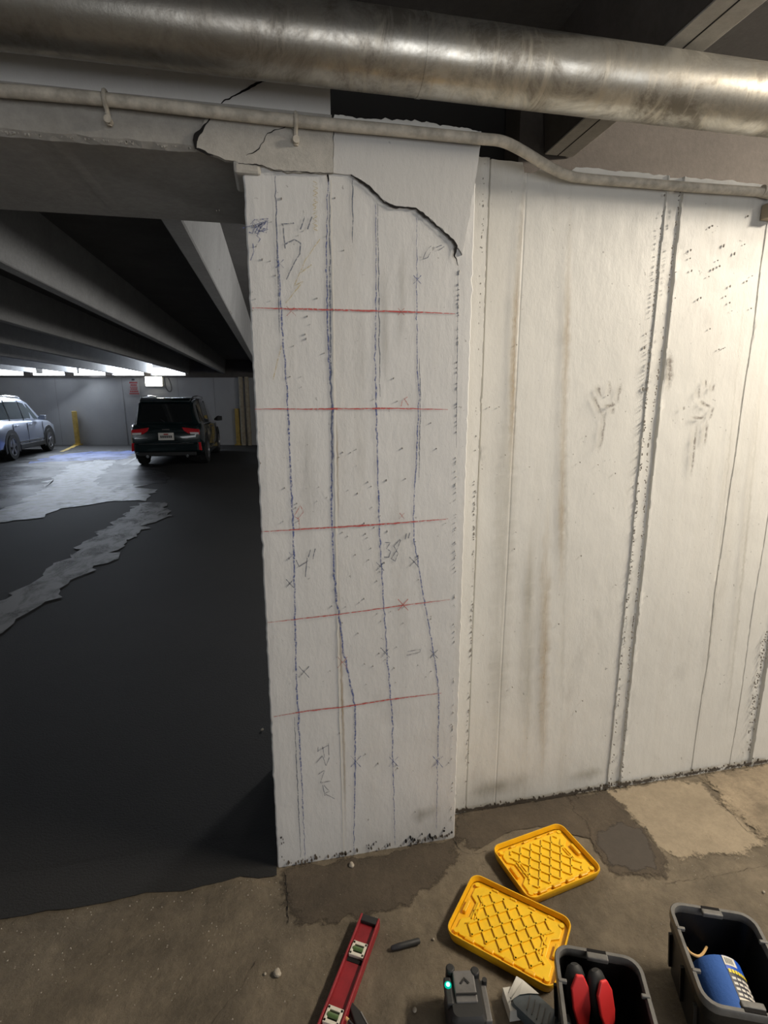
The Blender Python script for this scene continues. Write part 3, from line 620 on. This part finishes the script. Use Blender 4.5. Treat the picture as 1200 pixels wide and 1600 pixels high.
# ------------------------------------------------------------------ CARS  (local: x forward, y left, origin on the ground at rear centre)
def wheel(root, x, y, rr, side):
    w_ = .21; mb = MB(); prof = [(rr*.62, -w_/2), (rr*.93, -w_/2), (rr, -w_/2+.03), (rr, w_/2-.03), (rr*.93, w_/2), (rr*.62, w_/2)]
    n_ = 28; rings = []
    for (r_, t_) in prof: rings.append([Vector((x+r_*math.cos(6.28318*k/n_), y+t_, rr+r_*math.sin(6.28318*k/n_))) for k in range(n_)])
    ty = mb.loft(rings, False, False).build('tyre', M['tyre'], root, smooth=True)
    mb = MB(); yo = y+side*(w_/2-.03)
    mb.tube([(x, yo-side*.04, rr), (x, yo-side*.02, rr)], rr*.62, 24); mb.build('wheel_hub', M['tyre'], root)
    mb = MB()
    for k in range(5):
        for dd in (-.10, .10):
            a = 6.28318*k/5+.3+dd; dr = Vector((math.cos(a), 0, math.sin(a))); pr = Vector((-math.sin(a), 0, math.cos(a))); c = Vector((x, yo, rr))
            mb.prism([c+dr*.04-pr*.018, c+dr*.04+pr*.018, c+dr*rr*.62+pr*.022, c+dr*rr*.62-pr*.022], (0, side*.02, 0))
    rings = [[Vector((x+r_*math.cos(6.28318*k/24), yo+t_, rr+r_*math.sin(6.28318*k/24))) for k in range(24)] for r_, t_ in ((rr*.66, side*.03), (rr*.60, side*.03), (rr*.58, -side*.03))]
    mb.loft(rings, False, False); mb.tube([(x, yo-side*.01, rr), (x, yo+side*.03, rr)], .05, 12); mb.build('rim', M['rim'], root)
def car(name, label, loc_, heading, paint, glass, hw=.86, Z=1.0, ride=.22, wr=.34, clad=False, rearwin=True):
    t = thing(name, label, 'car', loc_, heading)
    L = 4.45
    # lower body: stations (x, half width, bottom z, belt z)
    st = [(0, .84*hw, .42, .80), (.03, .93*hw, .34, .98), (.12, .985*hw, .28, 1.02), (.5, hw, ride, 1.02), (1.4, hw, ride, 1.0), (2.6, hw, ride, .97), (3.2, hw, ride, .97), (3.7, .985*hw, ride, .93), (4.15, .93*hw, .24, .84), (4.38, .80*hw, .28, .72), (4.45, .66*hw, .34, .60)]
    rings = []
    for x, h, zb, zt in st:
        half = [(h*.80, zb), (h*.955, zb+.06), (h, zb+.22), (h*1.0, (zb+zt)/2+.06), (h*.985, zt-.06), (h*.93, zt), (h*.55, zt+.03)]
        rings.append([Vector((x, y, z*Z)) for y, z in half] + [Vector((x, -y, z*Z)) for y, z in reversed(half)])
    MB().loft(rings).build('body', paint, t, smooth=True)
    # cabin
    cs = [(.05, .80*hw, .80*hw, .98, .99), (.16, .90*hw, .72*hw, .99, 1.36), (.30, .92*hw, .73*hw, .99, 1.56), (.75, .93*hw, .75*hw, .99, 1.625), (1.5, .93*hw, .76*hw, .98, 1.64), (2.3, .93*hw, .75*hw, .96, 1.61), (2.62, .93*hw, .73*hw, .96, 1.54), (3.30, .90*hw, .84*hw, .95, 1.0)]
    rings = []
    for x, hb, ht, zb, zt in cs:
        half = [(hb, zb), (hb+(ht-hb)*.86, zb+(zt-zb)*.90), (ht*.93, zt-.012*(zt > 1.2)), (ht*.5, zt)]
        rings.append([Vector((x, y, z*Z)) for y, z in half] + [Vector((x, -y, z*Z)) for y, z in reversed(half)])
    MB().loft(rings).build('cabin', paint, t, smooth=True)
    def cabpt(x, f, s, off=.008):    # point on cabin side at fraction f of height
        for a, b in zip(cs, cs[1:]):
            if a[0] <= x <= b[0]: break
        k = (x-a[0])/(b[0]-a[0]); hb, ht, zb, zt = [a[i]+(b[i]-a[i])*k for i in range(1, 5)]
        return Vector((x, s*(hb+(ht-hb)*.86*f/.9+off), (zb+(zt-zb)*f)*Z))
    for s in (1, -1):
        for q in ([(.42, .12), (1.0, .12), (1.0, .82), (.55, .78)], [(1.08, .12), (1.86, .12), (1.86, .83), (1.08, .83)], [(1.96, .12), (3.0, .16), (2.52, .80), (1.96, .83)]):
            P = [cabpt(x, f, s) for x, f in q]; MB().prism(P, (0, -s*.01, 0)).build('side_window', glass, t)
        for q in ([(1.02, .06), (1.04, .88)], [(1.91, .06), (1.91, .88)]):
            MB().cyl(cabpt(q[0][0], q[0][1], s, .004), cabpt(q[1][0], q[1][1], s, .004), .012, 6).build('pillar_trim', M['blk_rubber'], t)
        for xx in (1.03, 1.95, 3.05):
            MB().box((xx, s*(hw+.0), .63*Z), (.010, .012, .60)).build('door_seam', M['blk_rubber'], t)
        for xx in (1.25, 2.15): MB().box((xx, s*(hw+.012), .88*Z), (.17, .03, .03)).build('door_handle', paint, t, bevel=.006)
        MB().tube([(.45, s*.70*hw, 1.60*Z), (.55, s*.72*hw, 1.655*Z), (1.4, s*.73*hw, 1.68*Z), (2.2, s*.72*hw, 1.655*Z), (2.35, s*.70*hw, 1.62*Z)], .016, 8).build('roof_rail', M['chrome'], t, smooth=True)
        mm = MB(); mm.loft([[Vector((x, s*y, z*Z)) for x, y, z in r_] for r_ in ([(2.72, hw+.0, 1.00), (2.80, hw+.0, 1.00), (2.80, hw, 1.05), (2.72, hw, 1.05)], [(2.66, hw+.10, .99), (2.80, hw+.10, .99), (2.80, hw+.10, 1.13), (2.66, hw+.10, 1.13)], [(2.66, hw+.22, 1.00), (2.76, hw+.22, 1.00), (2.76, hw+.22, 1.12), (2.66, hw+.22, 1.12)])])
        mm.build('door_mirror', M['blk_rubber'] if not clad else paint, t, bevel=.012)
        for xw in (.86, 3.48):
            mm = MB(); a_ = []; n_ = 18; zc = wr
            for k in range(n_+1):
                a = math.pi*(-.12+1.24*k/n_); a_.append((math.cos(a), math.sin(a)))
            mm.add([(xw+c*(wr+.105), s*(hw+.006), zc+sn*(wr+.095)) for c, sn in a_] + [(xw+c*(wr-.03), s*(hw+.006), zc+sn*(wr-.03)) for c, sn in a_] + [(xw+c*(wr+.105), s*(hw-.02), zc+sn*(wr+.095)) for c, sn in a_],
                   [(k, k+1, n_+2+k, n_+1+k) for k in range(n_)] + [(k, k+1, 2*n_+3+k, 2*n_+2+k) for k in range(n_)])
            mm.build('wheel_arch', M['blk_rubber'], t)
            wheel(t, xw, s*(hw-.085), wr, s)
        MB().box((2.17, s*(hw-.01), (ride+.07)), (1.75, .06, .14)).build('sill', M['blk_rubber'] if clad else paint, t, bevel=.02)
        if clad: MB().box((2.1, s*(hw+.004), .43), (1.6, .02, .04)).build('body_moulding', M['chrome'], t)
    # windscreen
    MB().prism([(2.70, .66*hw, 1.50*Z), (2.70, -.66*hw, 1.50*Z), (3.26, -.80*hw, 1.02*Z), (3.26, .80*hw, 1.02*Z)], (.012, 0, .016)).build('windscreen', glass, t)
    # rear
    MB().prism([(.085, .74*hw, 1.06*Z), (.085, -.74*hw, 1.06*Z), (.215, -.66*hw, 1.49*Z), (.215, .66*hw, 1.49*Z)], (-.02, 0, .004)).build('rear_window', glass, t, bevel=.008)
    MB().prism([(.17, .68*hw, 1.575*Z), (.17, -.68*hw, 1.575*Z), (.36, -.70*hw, 1.63*Z), (.36, .70*hw, 1.63*Z)], (0, 0, -.045)).build('roof_spoiler', paint, t, bevel=.008)
    for s in (1, -1):
        mm = MB(); mm.prism([(-.018, s*.93*hw, .90*Z), (-.018, s*.45*hw, .95*Z), (-.010, s*.50*hw, .865*Z), (-.018, s*.62*hw, .80*Z), (-.018, s*.93*hw, .78*Z)], (.14, 0, 0)); lamp = mm.build('tail_lamp', M['tail'], t, bevel=.008)
        MB().prism([(-.024, s*.91*hw, .83*Z), (-.024, s*.66*hw, .835*Z), (-.024, s*.68*hw, .79*Z), (-.024, s*.91*hw, .785*Z)], (.02, 0, 0)).build('clear_lens', M['clear'], lamp)
        MB().prism([(-.03, s*.95*hw, .60*Z), (-.03, s*.84*hw, .58*Z), (-.03, s*.86*hw, .42*Z), (-.03, s*.97*hw, .40*Z)], (.06, 0, 0)).build('bumper_reflector', M['tail'], t, bevel=.006)
        MB().box((4.36, s*.62*hw, .68*Z), (.10, .34, .11)).build('headlamp', M['clear'], t, bevel=.02)
        MB().cyl((-.03, s*.55*hw, .27), (.10, s*.55*hw, .27), .035, 12).build('exhaust_tip', M['chrome'], t)
    MB().box((.02, 0, .48*Z), (.14, hw*1.80, .22)).build('rear_bumper', paint, t, bevel=.04, seg=3)
    MB().box((.04, 0, .33*Z), (.12, hw*1.6, .10)).build('bumper_skirt', M['blk_rubber'], t, bevel=.02)
    MB().box((-.052, 0, .57*Z), (.015, hw*1.50, .012)).build('chrome_strip', M['chrome'], t)
    MB().box((-.012, 0, .90*Z), (.02, .16, .03)).build('tailgate_badge', M['chrome'], t, bevel=.006)
    pl = MB().box((-.018, 0, .74*Z), (.02, .34, .17)).build('licence_plate', M['white'], t, bevel=.004)
    mm = MB()
    for i in range(6): mm.box((-.03, -.11+.044*i, .735*Z), (.006, .026, .055))
    mm.build('plate_lettering', M['ink'], pl); MB().box((-.03, .0, .79*Z), (.006, .10, .03)).build('plate_print', M['sign_red'], pl)
    MB().tube([(.03, .02, 1.08*Z), (.10, .12, 1.14*Z), (.13, .28, 1.15*Z)], .008, 6).build('rear_wiper', M['blk_rubber'], t)
    MB().box((2.2, 0, .30), (3.6, hw*1.5, .12)).build('underbody', M['tyre'], t)
    return t
head = math.pi/2 - YAW
p = W((264-600)*12.45/826, 12.45)
car('parked_car', 'dark green sport utility car parked nose-in at the far wall', (p.x, p.y, 0), math.pi/2, M['suv'], M['glass'], .80, .985)
p = W(-9.80, 14.0); dv = Vector((math.cos(math.radians(92)), math.sin(math.radians(92)), 0)); p = p - dv*.86 + Vector((-dv.y, dv.x, 0))*.80
car('parked_car', 'silver compact car parked at the left edge beyond the asphalt', (p.x, p.y, 0), math.radians(92), M['silver'], M['glass_l'], .86, .99, .24, .35, True)

# ------------------------------------------------------------------ TOOLS ON THE FLOOR
def lid(loc_, rz, label, l=.325, w_=.235, seed=0):
    t = thing('bin_lid', label, 'lid', loc_, rz, 'yellow bin lids on the floor')
    r_ = .03; H = .036
    mb = MB(); mb.loft([rrect(l-.02, w_-.02, r_, 0), rrect(l-.012, w_-.012, r_, .004), rrect(l, w_, r_, H-.006), rrect(l-.002, w_-.002, r_, H), rrect(l-.008, w_-.008, r_-.003, H), rrect(l-.016, w_-.016, r_-.004, .020)], True, False)
    mb.build('lid_rim', M['yellow_shaded'], t, smooth=True)
    mb = MB(); mb.loft([rrect(l-.017, w_-.017, r_-.004, .010), rrect(l-.017, w_-.017, r_-.004, .017)]); mb.build('lid_well', M['yellow_shaded'], t)
    il, iw = l-.046, w_-.046
    out = [(-il/2+.02, iw/2), (il/2-.012, iw/2), (il/2, iw/2-.018), (il/2, .045), (il/2-.022, .028), (il/2-.022, -.028), (il/2, -.045), (il/2, -iw/2+.014), (il/2-.016, -iw/2), (-il/2+.016, -iw/2), (-il/2, -iw/2+.014), (-il/2, -.045), (-il/2+.022, -.028), (-il/2+.022, .028), (-il/2, .045), (-il/2, iw/2-.02)]
    MB().prism([(x, y, .016) for x, y in out], (0, 0, .007)).build('lid_panel', M['yellow'], t, bevel=.002)
    # diamond lattice
    mb = MB(); hx, hy = il/2-.028, iw/2-.012; sp = .034; a = math.radians(50)
    for sg_ in (1, -1):
        dx, dy = math.cos(a), sg_*math.sin(a)
        for k in range(-6, 7):
            ox, oy = (k+.5)*sp/abs(math.sin(a)), 0
            ts = sorted([((-hx-ox)/dx), ((hx-ox)/dx)]); tv = sorted([(-hy-oy)/dy, (hy-oy)/dy]); t0, t1 = max(ts[0], tv[0]), min(ts[1], tv[1])
            if t1-t0 < .015: continue
            c = Vector((ox+dx*(t0+t1)/2, oy+dy*(t0+t1)/2, .0245)); mb.box(c, (t1-t0, .0048, .007), Matrix.Rotation(math.atan2(dy, dx), 3, 'Z'))
    mb.build('rib_lattice', M['yellow'], t)
    mb = MB()
    for sx in (1, -1):
        for (ya, yb) in ((.034, .05), (-.05, -.034)): mb.box((sx*(il/2-.032), (ya+yb)/2, .0245), (.035, .003, .006), Matrix.Rotation(sx*(.8 if ya > 0 else -.8), 3, 'Z'))
        mb.box((sx*(il/2-.031), 0, .0245), (.003, .062, .006)); mb.box((sx*(il/2-.040), 0, .0245), (.003, .068, .006))
    mb.build('end_ribs', M['yellow'], t)
    for x in (-.09, -.03, .03, .09):
        MB().box((x*l/.325, -w_/2+.020, .022), (.030, .012, .014)).build('edge_clip', M['yellow_shaded'], t, bevel=.003)
        MB().box((x*l/.325+.012, w_/2-.020, .021), (.022, .009, .011)).build('edge_clip', M['yellow_shaded'], t, bevel=.003)
    for sx in (1, -1):
        MB().box((sx*(l/2-.024), 0, .022), (.012, .045, .014)).build('latch_socket', M['yellow_shaded'], t, bevel=.003)
        for sy in (1, -1): MB().tube([(sx*(il/2-.004), sy*(iw/2-.006), .017), (sx*(il/2-.004), sy*(iw/2-.006), .026)], .008, 12).build('corner_boss', M['yellow'], t)
    return t
q = [onZ(768, 1330, .025), onZ(878, 1291, .025), onZ(937, 1360, .025), onZ(828, 1406, .025)]
c = sum(q, Vector())/4; d = (q[1]-q[0])+(q[2]-q[3])
lid((c.x, c.y, 0), math.atan2(d.y, d.x), 'yellow plastic bin lid lying nearest the white wall', .305, .225)
l1 = (((q[1]-q[0]).length+(q[2]-q[3]).length)/2, ((q[3]-q[0]).length+(q[2]-q[1]).length)/2)
q = [onZ(736, 1374, .025), onZ(892, 1450, .025), onZ(868, 1540, .025), onZ(700, 1450, .025)]
c = sum(q, Vector())/4; d = (q[1]-q[0])+(q[2]-q[3])
lid((c.x, c.y, 0), math.atan2(d.y, d.x), 'yellow plastic bin lid lying nearer the camera, its corner behind a black bin', .325, .235)
print('LID SIZES', l1, (q[1]-q[0]).length, (q[2]-q[1]).length)

def tote(loc_, rz, label, l=.33, w_=.215, H=.20):
    t = thing('storage_bin', label, 'bin', loc_, rz, None)
    r_ = .035; tp = .82
    ot = [rrect(l*tp, w_*tp, r_*.8, 0), rrect(l*tp+.004, w_*tp+.004, r_*.85, .006), rrect(l*.95, w_*.93, r_, H*.72), rrect(l*.955+.004, w_*.94+.004, r_, H*.74), rrect(l*.97, w_*.955, r_, H-.02),
          rrect(l*.955-.006, w_*.94-.006, r_-.004, H-.02), rrect(l*.93, w_*.91, r_-.004, H*.70), rrect(l*tp-.008, w_*tp-.008, r_*.7, .012)]
    MB().loft(ot, True, True).build('bin_body', M['bin'], t, smooth=True)
    rm = [rrect(l*.97, w_*.955, r_, H-.024), rrect(l, w_, r_+.004, H-.020), rrect(l, w_, r_+.004, H-.003), rrect(l-.004, w_-.004, r_+.003, H), rrect(l-.020, w_-.020, r_-.002, H), rrect(l-.024, w_-.024, r_-.004, H-.010), rrect(l-.020, w_-.020, r_-.004, H-.024)]
    MB().loft(rm, False, False).build('bin_rim', M['bin_rim'], t, smooth=True)
    for s in (1, -1):
        MB().box((s*(l/2-.020), 0, H-.003), (.016, .052, .014)).build('latch_tab', M['bin_rim'], t, bevel=.003)
        MB().box((s*(l/2-.007), 0, H+.0005), (.008, .046, .003)).build('latch_slot', M['black'], t)
        for sy in (1, -1): MB().box((s*.055, sy*(w_/2-.012), H-.002), (.008, .020, .010)).build('rim_notch', M['bin_rim'], t, bevel=.002)
        for x in (-.09, 0, .09): MB().box((x, s*(w_*.46), H*.42), (.008, .010, H*.55), Matrix.Rotation(s*-.09, 3, 'X')).build('side_rib', M['bin'], t)
    return t
# bin one: rim far-left (870,1480), far-right (1000,1485)
HB = .20
a, b = onZ(872, 1482, HB), onZ(990, 1484, HB); far_mid = (a+b)/2
dirn = (onZ(1037, 1408, HB)-onZ(1098, 1580, HB)).normalized()
c1 = far_mid - dirn*.150; rz1 = math.atan2(dirn.y, dirn.x)
tote((c1.x, c1.y, 0), rz1, 'black plastic storage bin holding the red handled tools', .30, .215, HB)
a, b = onZ(1040, 1408, HB), onZ(1160, 1418, HB); c2 = (a+b)/2 - dirn*.138 + Vector((.010, -.008, 0)); rz2 = rz1
tote((c2.x, c2.y, 0), rz2, 'black plastic storage bin holding the blue paper towel roll', .275, .225, HB)

# blue roll inside bin two
roll = thing('paper_towel_roll', 'blue paper towel roll with a printed label, inside the right bin', 'paper roll', (c2.x, c2.y, .012), rz2)
ax0, ax1, rr_ = Vector((-.106, .004, .070)), Vector((.046, .010, .086)), .063
axd = (ax1-ax0).normalized(); Ln = (ax1-ax0).length; e1 = Vector((0, 1, 0)); e1 = (e1-axd*e1.dot(axd)).normalized(); e2 = axd.cross(e1)
def rp(t_, th, r_): return ax0+axd*t_+(e1*math.cos(th)+e2*math.sin(th))*r_
mb = MB(); mb.loft([[rp(tt, 6.28318*k/36, r_) for k in range(36)] for tt, r_ in ((0, .02), (0, rr_-.006), (.004, rr_-.001), (.012, rr_), (Ln-.014, rr_), (Ln-.005, rr_-.003), (Ln, rr_-.012), (Ln, .02))], True, True)
mb.build('towel_body', M['blue_roll'], roll, smooth=True)
MB().cyl(ax0-axd*.002, ax1+axd*.002, .019, 18).build('card_core', M['white'], roll)
UPA = math.atan2(e2.z, e1.z) if False else (math.pi/2 if e2.z > 0 else -math.pi/2)
sgn = 1 if e2.z > 0 else -1
def band(t0, t1, d0, d1, off, mat, name, parent=roll):      # angles in degrees towards -e1 side (right of the picture) from the top
    n_ = 10; mb = MB(); vs = []
    for k in range(n_+1):
        th = UPA + sgn*math.radians(d0+(d1-d0)*k/n_)
        vs += [rp(t0, th, rr_+off), rp(t1, th, rr_+off)]
    mb.add(vs, [(2*k, 2*k+1, 2*k+3, 2*k+2) for k in range(n_)]); return mb.build(name, mat, parent, smooth=True)
lab = band(.006, Ln-.006, 5, 95, .0006, M['dark_lab'], 'label')
band(Ln-.040, Ln-.007, 4, 95, .001, M['blue_lab'], 'label_panel', lab)
band(Ln-.030, Ln-.008, 4, 34, .0014, M['white'], 'label_panel', lab)
for k in range(5): band(Ln-.026, Ln-.012, 8+4*k, 10+4*k, .0017, M['ink'], 'label_print', lab)
for k in range(7): band(Ln-.047, Ln-.038, 7+7.5*k, 12.5+7.5*k, .0016, M['yellow_lab'], 'label_print', lab)
for j in range(4):
    for k in range(4): band(Ln-.062-.012*j, Ln-.056-.012*j, 8+12*k, 17+12*k, .0012, M['white'], 'label_print', lab)
band(.020, Ln-.055, 42, 46, .0013, M['cream'], 'label_print', lab)
band(.012, .050, 5, 38, .0013, M['cream'], 'label_panel', lab); band(.012, .050, 42, 66, .0013, M['cream'], 'label_panel', lab)
for k in range(8): band(.018, .044, 8+3.4*k, 9.8+3.4*k, .0018, M['ink'], 'label_print', lab)
t = [onZ(x, y, z) for x, y, z in ((1072, 1480, .165), (1078, 1488, .155), (1090, 1494, .14), (1098, 1490, .12), (1104, 1480, .09))]
tag(MB().tube(catmull(t, 5), .0035, 7).build('cord', M['wood'], smooth=True), 'tan cord curled behind the blue roll in the right bin', 'cord')

# red handled tools inside bin one
def grip_tool(off, side, tilt, rz, label):
    p = c1+dirn*off+Vector((-dirn.y, dirn.x, 0))*side
    t = thing('grip_tool', label, 'hand tool', (p.x, p.y, .012), rz); t.scale = (1.15, 1.15, 1.15)
    A = Matrix.Rotation(tilt, 3, 'X')
    def T(x, y, z): return A @ Vector((x, y, z))
    st = [(.00, .010, .012), (.02, .014, .014), (.05, .019, .020), (.085, .022, .025), (.115, .021, .023), (.135, .015, .016), (.142, .006, .008)]
    rings = [[T(wx*math.cos(6.28318*k/16), wy*.86*math.sin(6.28318*k/16), z+.035) for k in range(16)] for z, wy, wx in st]
    MB().loft(rings).build('grip', M['blk_rubber'], t, smooth=True)
    for s in (1,):
        P = [T(x, s*.0175, z) for x, z in ((-.012, .060), (-.021, .105), (-.020, .145), (-.010, .168), (.006, .170), (.019, .145), (.018, .105), (.006, .058))]
        MB().prism(P, T(0, s*.0075, 0)).build('grip_panel', M['red_grip'], t, bevel=.003)
    MB().prism([T(-.009, -.004, .045), T(.009, -.004, .045), T(.012, -.004, .0), T(-.004, -.004, -.002)], T(0, .008, 0)).build('tool_jaw', M['steel'], t)
    MB().cyl(T(0, -.016, .045), T(0, .016, .045), .010, 14).build('pivot_bolt', M['steel'], t)
    return t
g1 = grip_tool(.030, .044, .36, math.radians(172), 'tool grip with a wide red side, left one of two in the left bin')
g2 = grip_tool(.040, -.018, .30, math.radians(190), 'black tool grip with a narrow red side, right one of two in the left bin')
# spirit level
p0, p1 = onZ(579, 1433, .028), onZ(526, 1574, .028); dd = (p0-p1); dd.z = 0; dd.normalize()
lv = thing('spirit_level', 'long red spirit level lying on the floor below the column', 'level', (p0.x-dd.x*.3, p0.y-dd.y*.3, 0), math.atan2(dd.y, dd.x))
wl = .062
MB().box((0, 0, .017), (.598, wl-.012, .008)).build('level_web', M['red_paint'], lv, bevel=.001)
for s in (1, -1): MB().box((0, s*(wl/2-.003), .017), (.60, .006, .034)).build('level_rail', M['red_paint'], lv, bevel=.0015)
for s in (1, -1): MB().box((s*.290, 0, .019), (.022, wl-.010, .026)).build('end_cap', M['blk_rubber'], lv, bevel=.002)
for xv, ang in ((.3-.105, 0), (.3-.285, 0), (-.2, .7)):
    fr = MB(); R2 = Matrix.Rotation(ang, 3, 'Z')
    for (cx, cy, sx, sy) in ((.016, 0, .010, .044), (-.016, 0, .010, .044), (0, .018, .040, .008), (0, -.018, .040, .008)): fr.box(Vector((xv, 0, .026))+Vector((cx, cy, 0)), (sx, sy, .012))
    f_ = fr.build('vial_frame', M['cream'], lv, bevel=.0015)
    MB().box((xv, 0, .0235), (.026, .032, .004)).build('vial_backing', M['blk_rubber'], f_)
    MB().cyl((xv, -.015, .029), (xv, .015, .029), .0065, 12).build('vial_tube', M['vial'], f_, smooth=True)
    MB().box((xv-.028, 0, .0215), (.012, .046, .002)).build('vial_slot', M['black'], lv)
# marker pen
a, b = onZ(611, 1482, .008), onZ(656, 1470, .008); ax = (b-a).normalized(); Lp = (b-a).length
mk = thing('marker_pen', 'black marker pen lying on the floor between level and yellow lid', 'pen', ((a+b)/2).to_tuple()[:2]+(0,), math.atan2(ax.y, ax.x))
MB().tube([(-Lp/2+.02, 0, .0085), (Lp/2-.004, 0, .0085), (Lp/2, 0, .0085)], [.0082, .0082, .006], 14).build('pen_barrel', M['blk_rubber'], mk, smooth=True)
MB().tube([(-Lp/2, 0, .0085), (-Lp/2+.005, 0, .0085), (-Lp/2+.028, 0, .0085)], [.0045, .0068, .0085], 14).build('pen_cap', M['ink'], mk, smooth=True)
# laser level tool
p = onZ(728, 1578, .06)
ls = thing('laser_level', 'dark grey laser levelling tool with a green light, at the bottom edge', 'laser level', (p.x, p.y+.004, 0), math.radians(-10)); ls.scale = (1.08, 1.08, 1.08)
MB().loft([rrect(.085, .105, .012, 0), rrect(.090, .110, .012, .01), rrect(.084, .104, .014, .085), rrect(.07, .09, .014, .095)]).build('tool_case', M['blk_rubber'], ls, smooth=True)
tp = MB().box((.0, .016, .097), (.052, .066, .012), Matrix.Rotation(.12, 3, 'X')).build('top_panel', M['grey_pl'], ls, bevel=.003)
MB().prism([(-.012, .020, .1045), (0, .032, .106), (.012, .020, .1045), (.008, .018, .1043), (0, .026, .105), (-.008, .018, .1043)], (0, 0, .001)).build('panel_mark', M['bin'], tp)
MB().box((0, -.004, .105), (.050, .003, .003)).build('panel_groove', M['bin'], tp)
for s, y_ in ((-1, .054), (1, .046)):
    MB().cyl((s*.030, y_, .02), (s*.030, y_, .108), .011, 16).build('corner_bumper', M['blk_rubber'], ls, smooth=True, bevel=.003)
MB().box((.046, .0, .075), (.018, .09, .012), Matrix.Rotation(.0, 3, 'X')).build('side_rail', M['grey_pl'], ls, bevel=.003)
MB().box((.050, .0, .045), (.010, .10, .05)).build('side_bracket', M['grey_pl'], ls, bevel=.003)
MB().cyl((.052, .036, .04), (.052, .036, .092), .006, 12).build('side_knob', M['blk_rubber'], ls)
MB().box((-.040, .010, .088), (.018, .060, .022)).build('light_mount', M['blk_rubber'], ls, bevel=.004)
MB().cyl((-.040, .020, .098), (-.040, .020, .1005), .0085, 16).build('light_ring', M['led_dim'], ls)
MB().cyl((-.040, .020, .100), (-.040, .020, .1025), .0045, 14).build('green_light', M['led'], ls)
# small box and plastic case
p = onZ(806, 1562, .03)
bx = thing('small_box', 'small white printed cardboard box between the laser tool and left bin', 'box', (p.x-.006, p.y, 0), math.radians(-4))
MB().box((0, 0, .019), (.042, .058, .036)).build('box_card', M['white'], bx, bevel=.001)
for (x_, y_, sx, sy) in ((-.008, .004, .004, .022), (-.007, -.010, .006, .010), (.006, .006, .006, .034), (.014, -.010, .004, .016)): MB().box((x_, y_, .0374), (sx, sy, .0006)).build('box_print', M['grey_pl'], bx)
a, b = onZ(818, 1548, .05), onZ(880, 1600, .05); ax = (b-a).normalized()
cs_ = thing('plastic_case', 'blue-grey clear plastic case with a white card, leaning beside the small box', 'case', (a.x+ax.x*.068-.012, a.y+ax.y*.068-.002, .012), math.atan2(ax.y, ax.x))
MB().loft([rrect(.15, .066, .008, 0), rrect(.155, .07, .010, .020), rrect(.148, .064, .010, .030)]).build('case_shell', M['blister'], cs_, smooth=True).rotation_euler = (.0, .06, 0)
MB().prism([(-.078, -.034, .020), (-.078, .036, .034), (-.095, .030, .038), (-.092, -.020, .024)], (0, 0, .0015)).build('card_flap', M['white'], cs_)
MB().prism([(-.078, .036, .034), (-.03, .035, .034), (-.05, .016, .0355), (-.066, -.004, .036), (-.078, -.034, .032)], (0, 0, .0012)).build('card_insert', M['white'], cs_)
for k in range(6): MB().box((-.040+.014*k, -.002, .0345-.0009*k), (.003, .040, .0008), Matrix.Rotation(.25, 3, 'Z')).build('case_print', M['grey_pl'], cs_)
# pencil and dark tool near the level
a, b = onZ(538, 1584, .03), onZ(562, 1612, .02); ax = (b-a)
pc = thing('pencil', 'short yellow-tipped red pencil poking out beside the spirit level', 'pencil', (a.x, a.y, .02), math.atan2(ax.y, ax.x))
MB().tube([(.012, 0, 0), (.10, 0, -.012)], .004, 6).build('pencil_body', M['ink'], pc)
MB().tube([(-.006, 0, .0015), (.014, 0, 0)], [.0035, .0045], 8).build('pencil_tip', M['wood'], pc); MB().tube([(-.030, -.002, .005), (-.006, 0, .0015)], [.0015, .003], 8).build('red_tip', M['red_grip'], pc)
a = onZ(560, 1612, .0)
kn = thing('dark_tool', 'dark blade-shaped tool half hidden beside the spirit level', 'tool', (a.x+.012, a.y+.0, 0), math.radians(112))
MB().prism([(-.10, -.014, 0), (.02, -.016, 0), (.07, -.004, 0), (.075, .004, 0), (.02, .014, 0), (-.10, .014, 0)], (0, 0, .016)).build('tool_body', M['blk_rubber'], kn, bevel=.003)
MB().box((-.02, -.012, .0165), (.10, .003, .002)).build('tool_edge', M['steel'], kn)
# stones
for (x, y, s, lab) in ((433, 1521, .011, 'dark rounded pebble on the floor left of the spirit level'), (549, 1352, .010, 'pale stone chip at the foot of the column'), (414, 1521, .004, 'tiny grit beside the dark pebble'),
                       (648, 1578, .006, 'small tan pebble left of the laser tool'), (1193, 1393, .005, 'tiny white chip near the right bin'), (677, 1467, .004, 'tiny pale grit by the lower yellow lid'), (410, 1140, .008, 'small pale scrap on the asphalt left of the column')):
    p = onZ(x, y, .003); bm = bmesh.new(); bmesh.ops.create_icosphere(bm, subdivisions=2, radius=s)
    for v in bm.verts: v.co *= 1+.35*fn(v.co.x+x, v.co.y, v.co.z, 90); v.co.z *= .7
    me = bpy.data.meshes.new('pebble'); bm.to_mesh(me); bm.free(); me.materials.append(M['stone']); o = bpy.data.objects.new('pebble', me); C.objects.link(o)
    o.location = (p.x, p.y, s*.6-.001); tag(o, lab, 'pebble')
# loose grit scattered on the apron: nobody could count it
r = random.Random(11); mb = MB()
for _ in range(900):
    x, y = r.uniform(-.9, 2.2), 1.57-abs(r.gauss(0, .22))
    if .42 < x < 1.06 and 1.0 < y < 1.57: continue
    s = r.uniform(.0008, .0026); z = fl(x, y)
    mb.add([(x-s, y-s*.7, z), (x+s, y-s, z), (x+s*.6, y+s, z), (x-s, y+s*.8, z), (x, y, z+s*1.2)], [(0,1,4),(1,2,4),(2,3,4),(3,0,4)])
o = mb.build('grit', M['stone']); tag(o, 'fine loose grit scattered over the worn concrete floor', 'grit', kind='stuff')
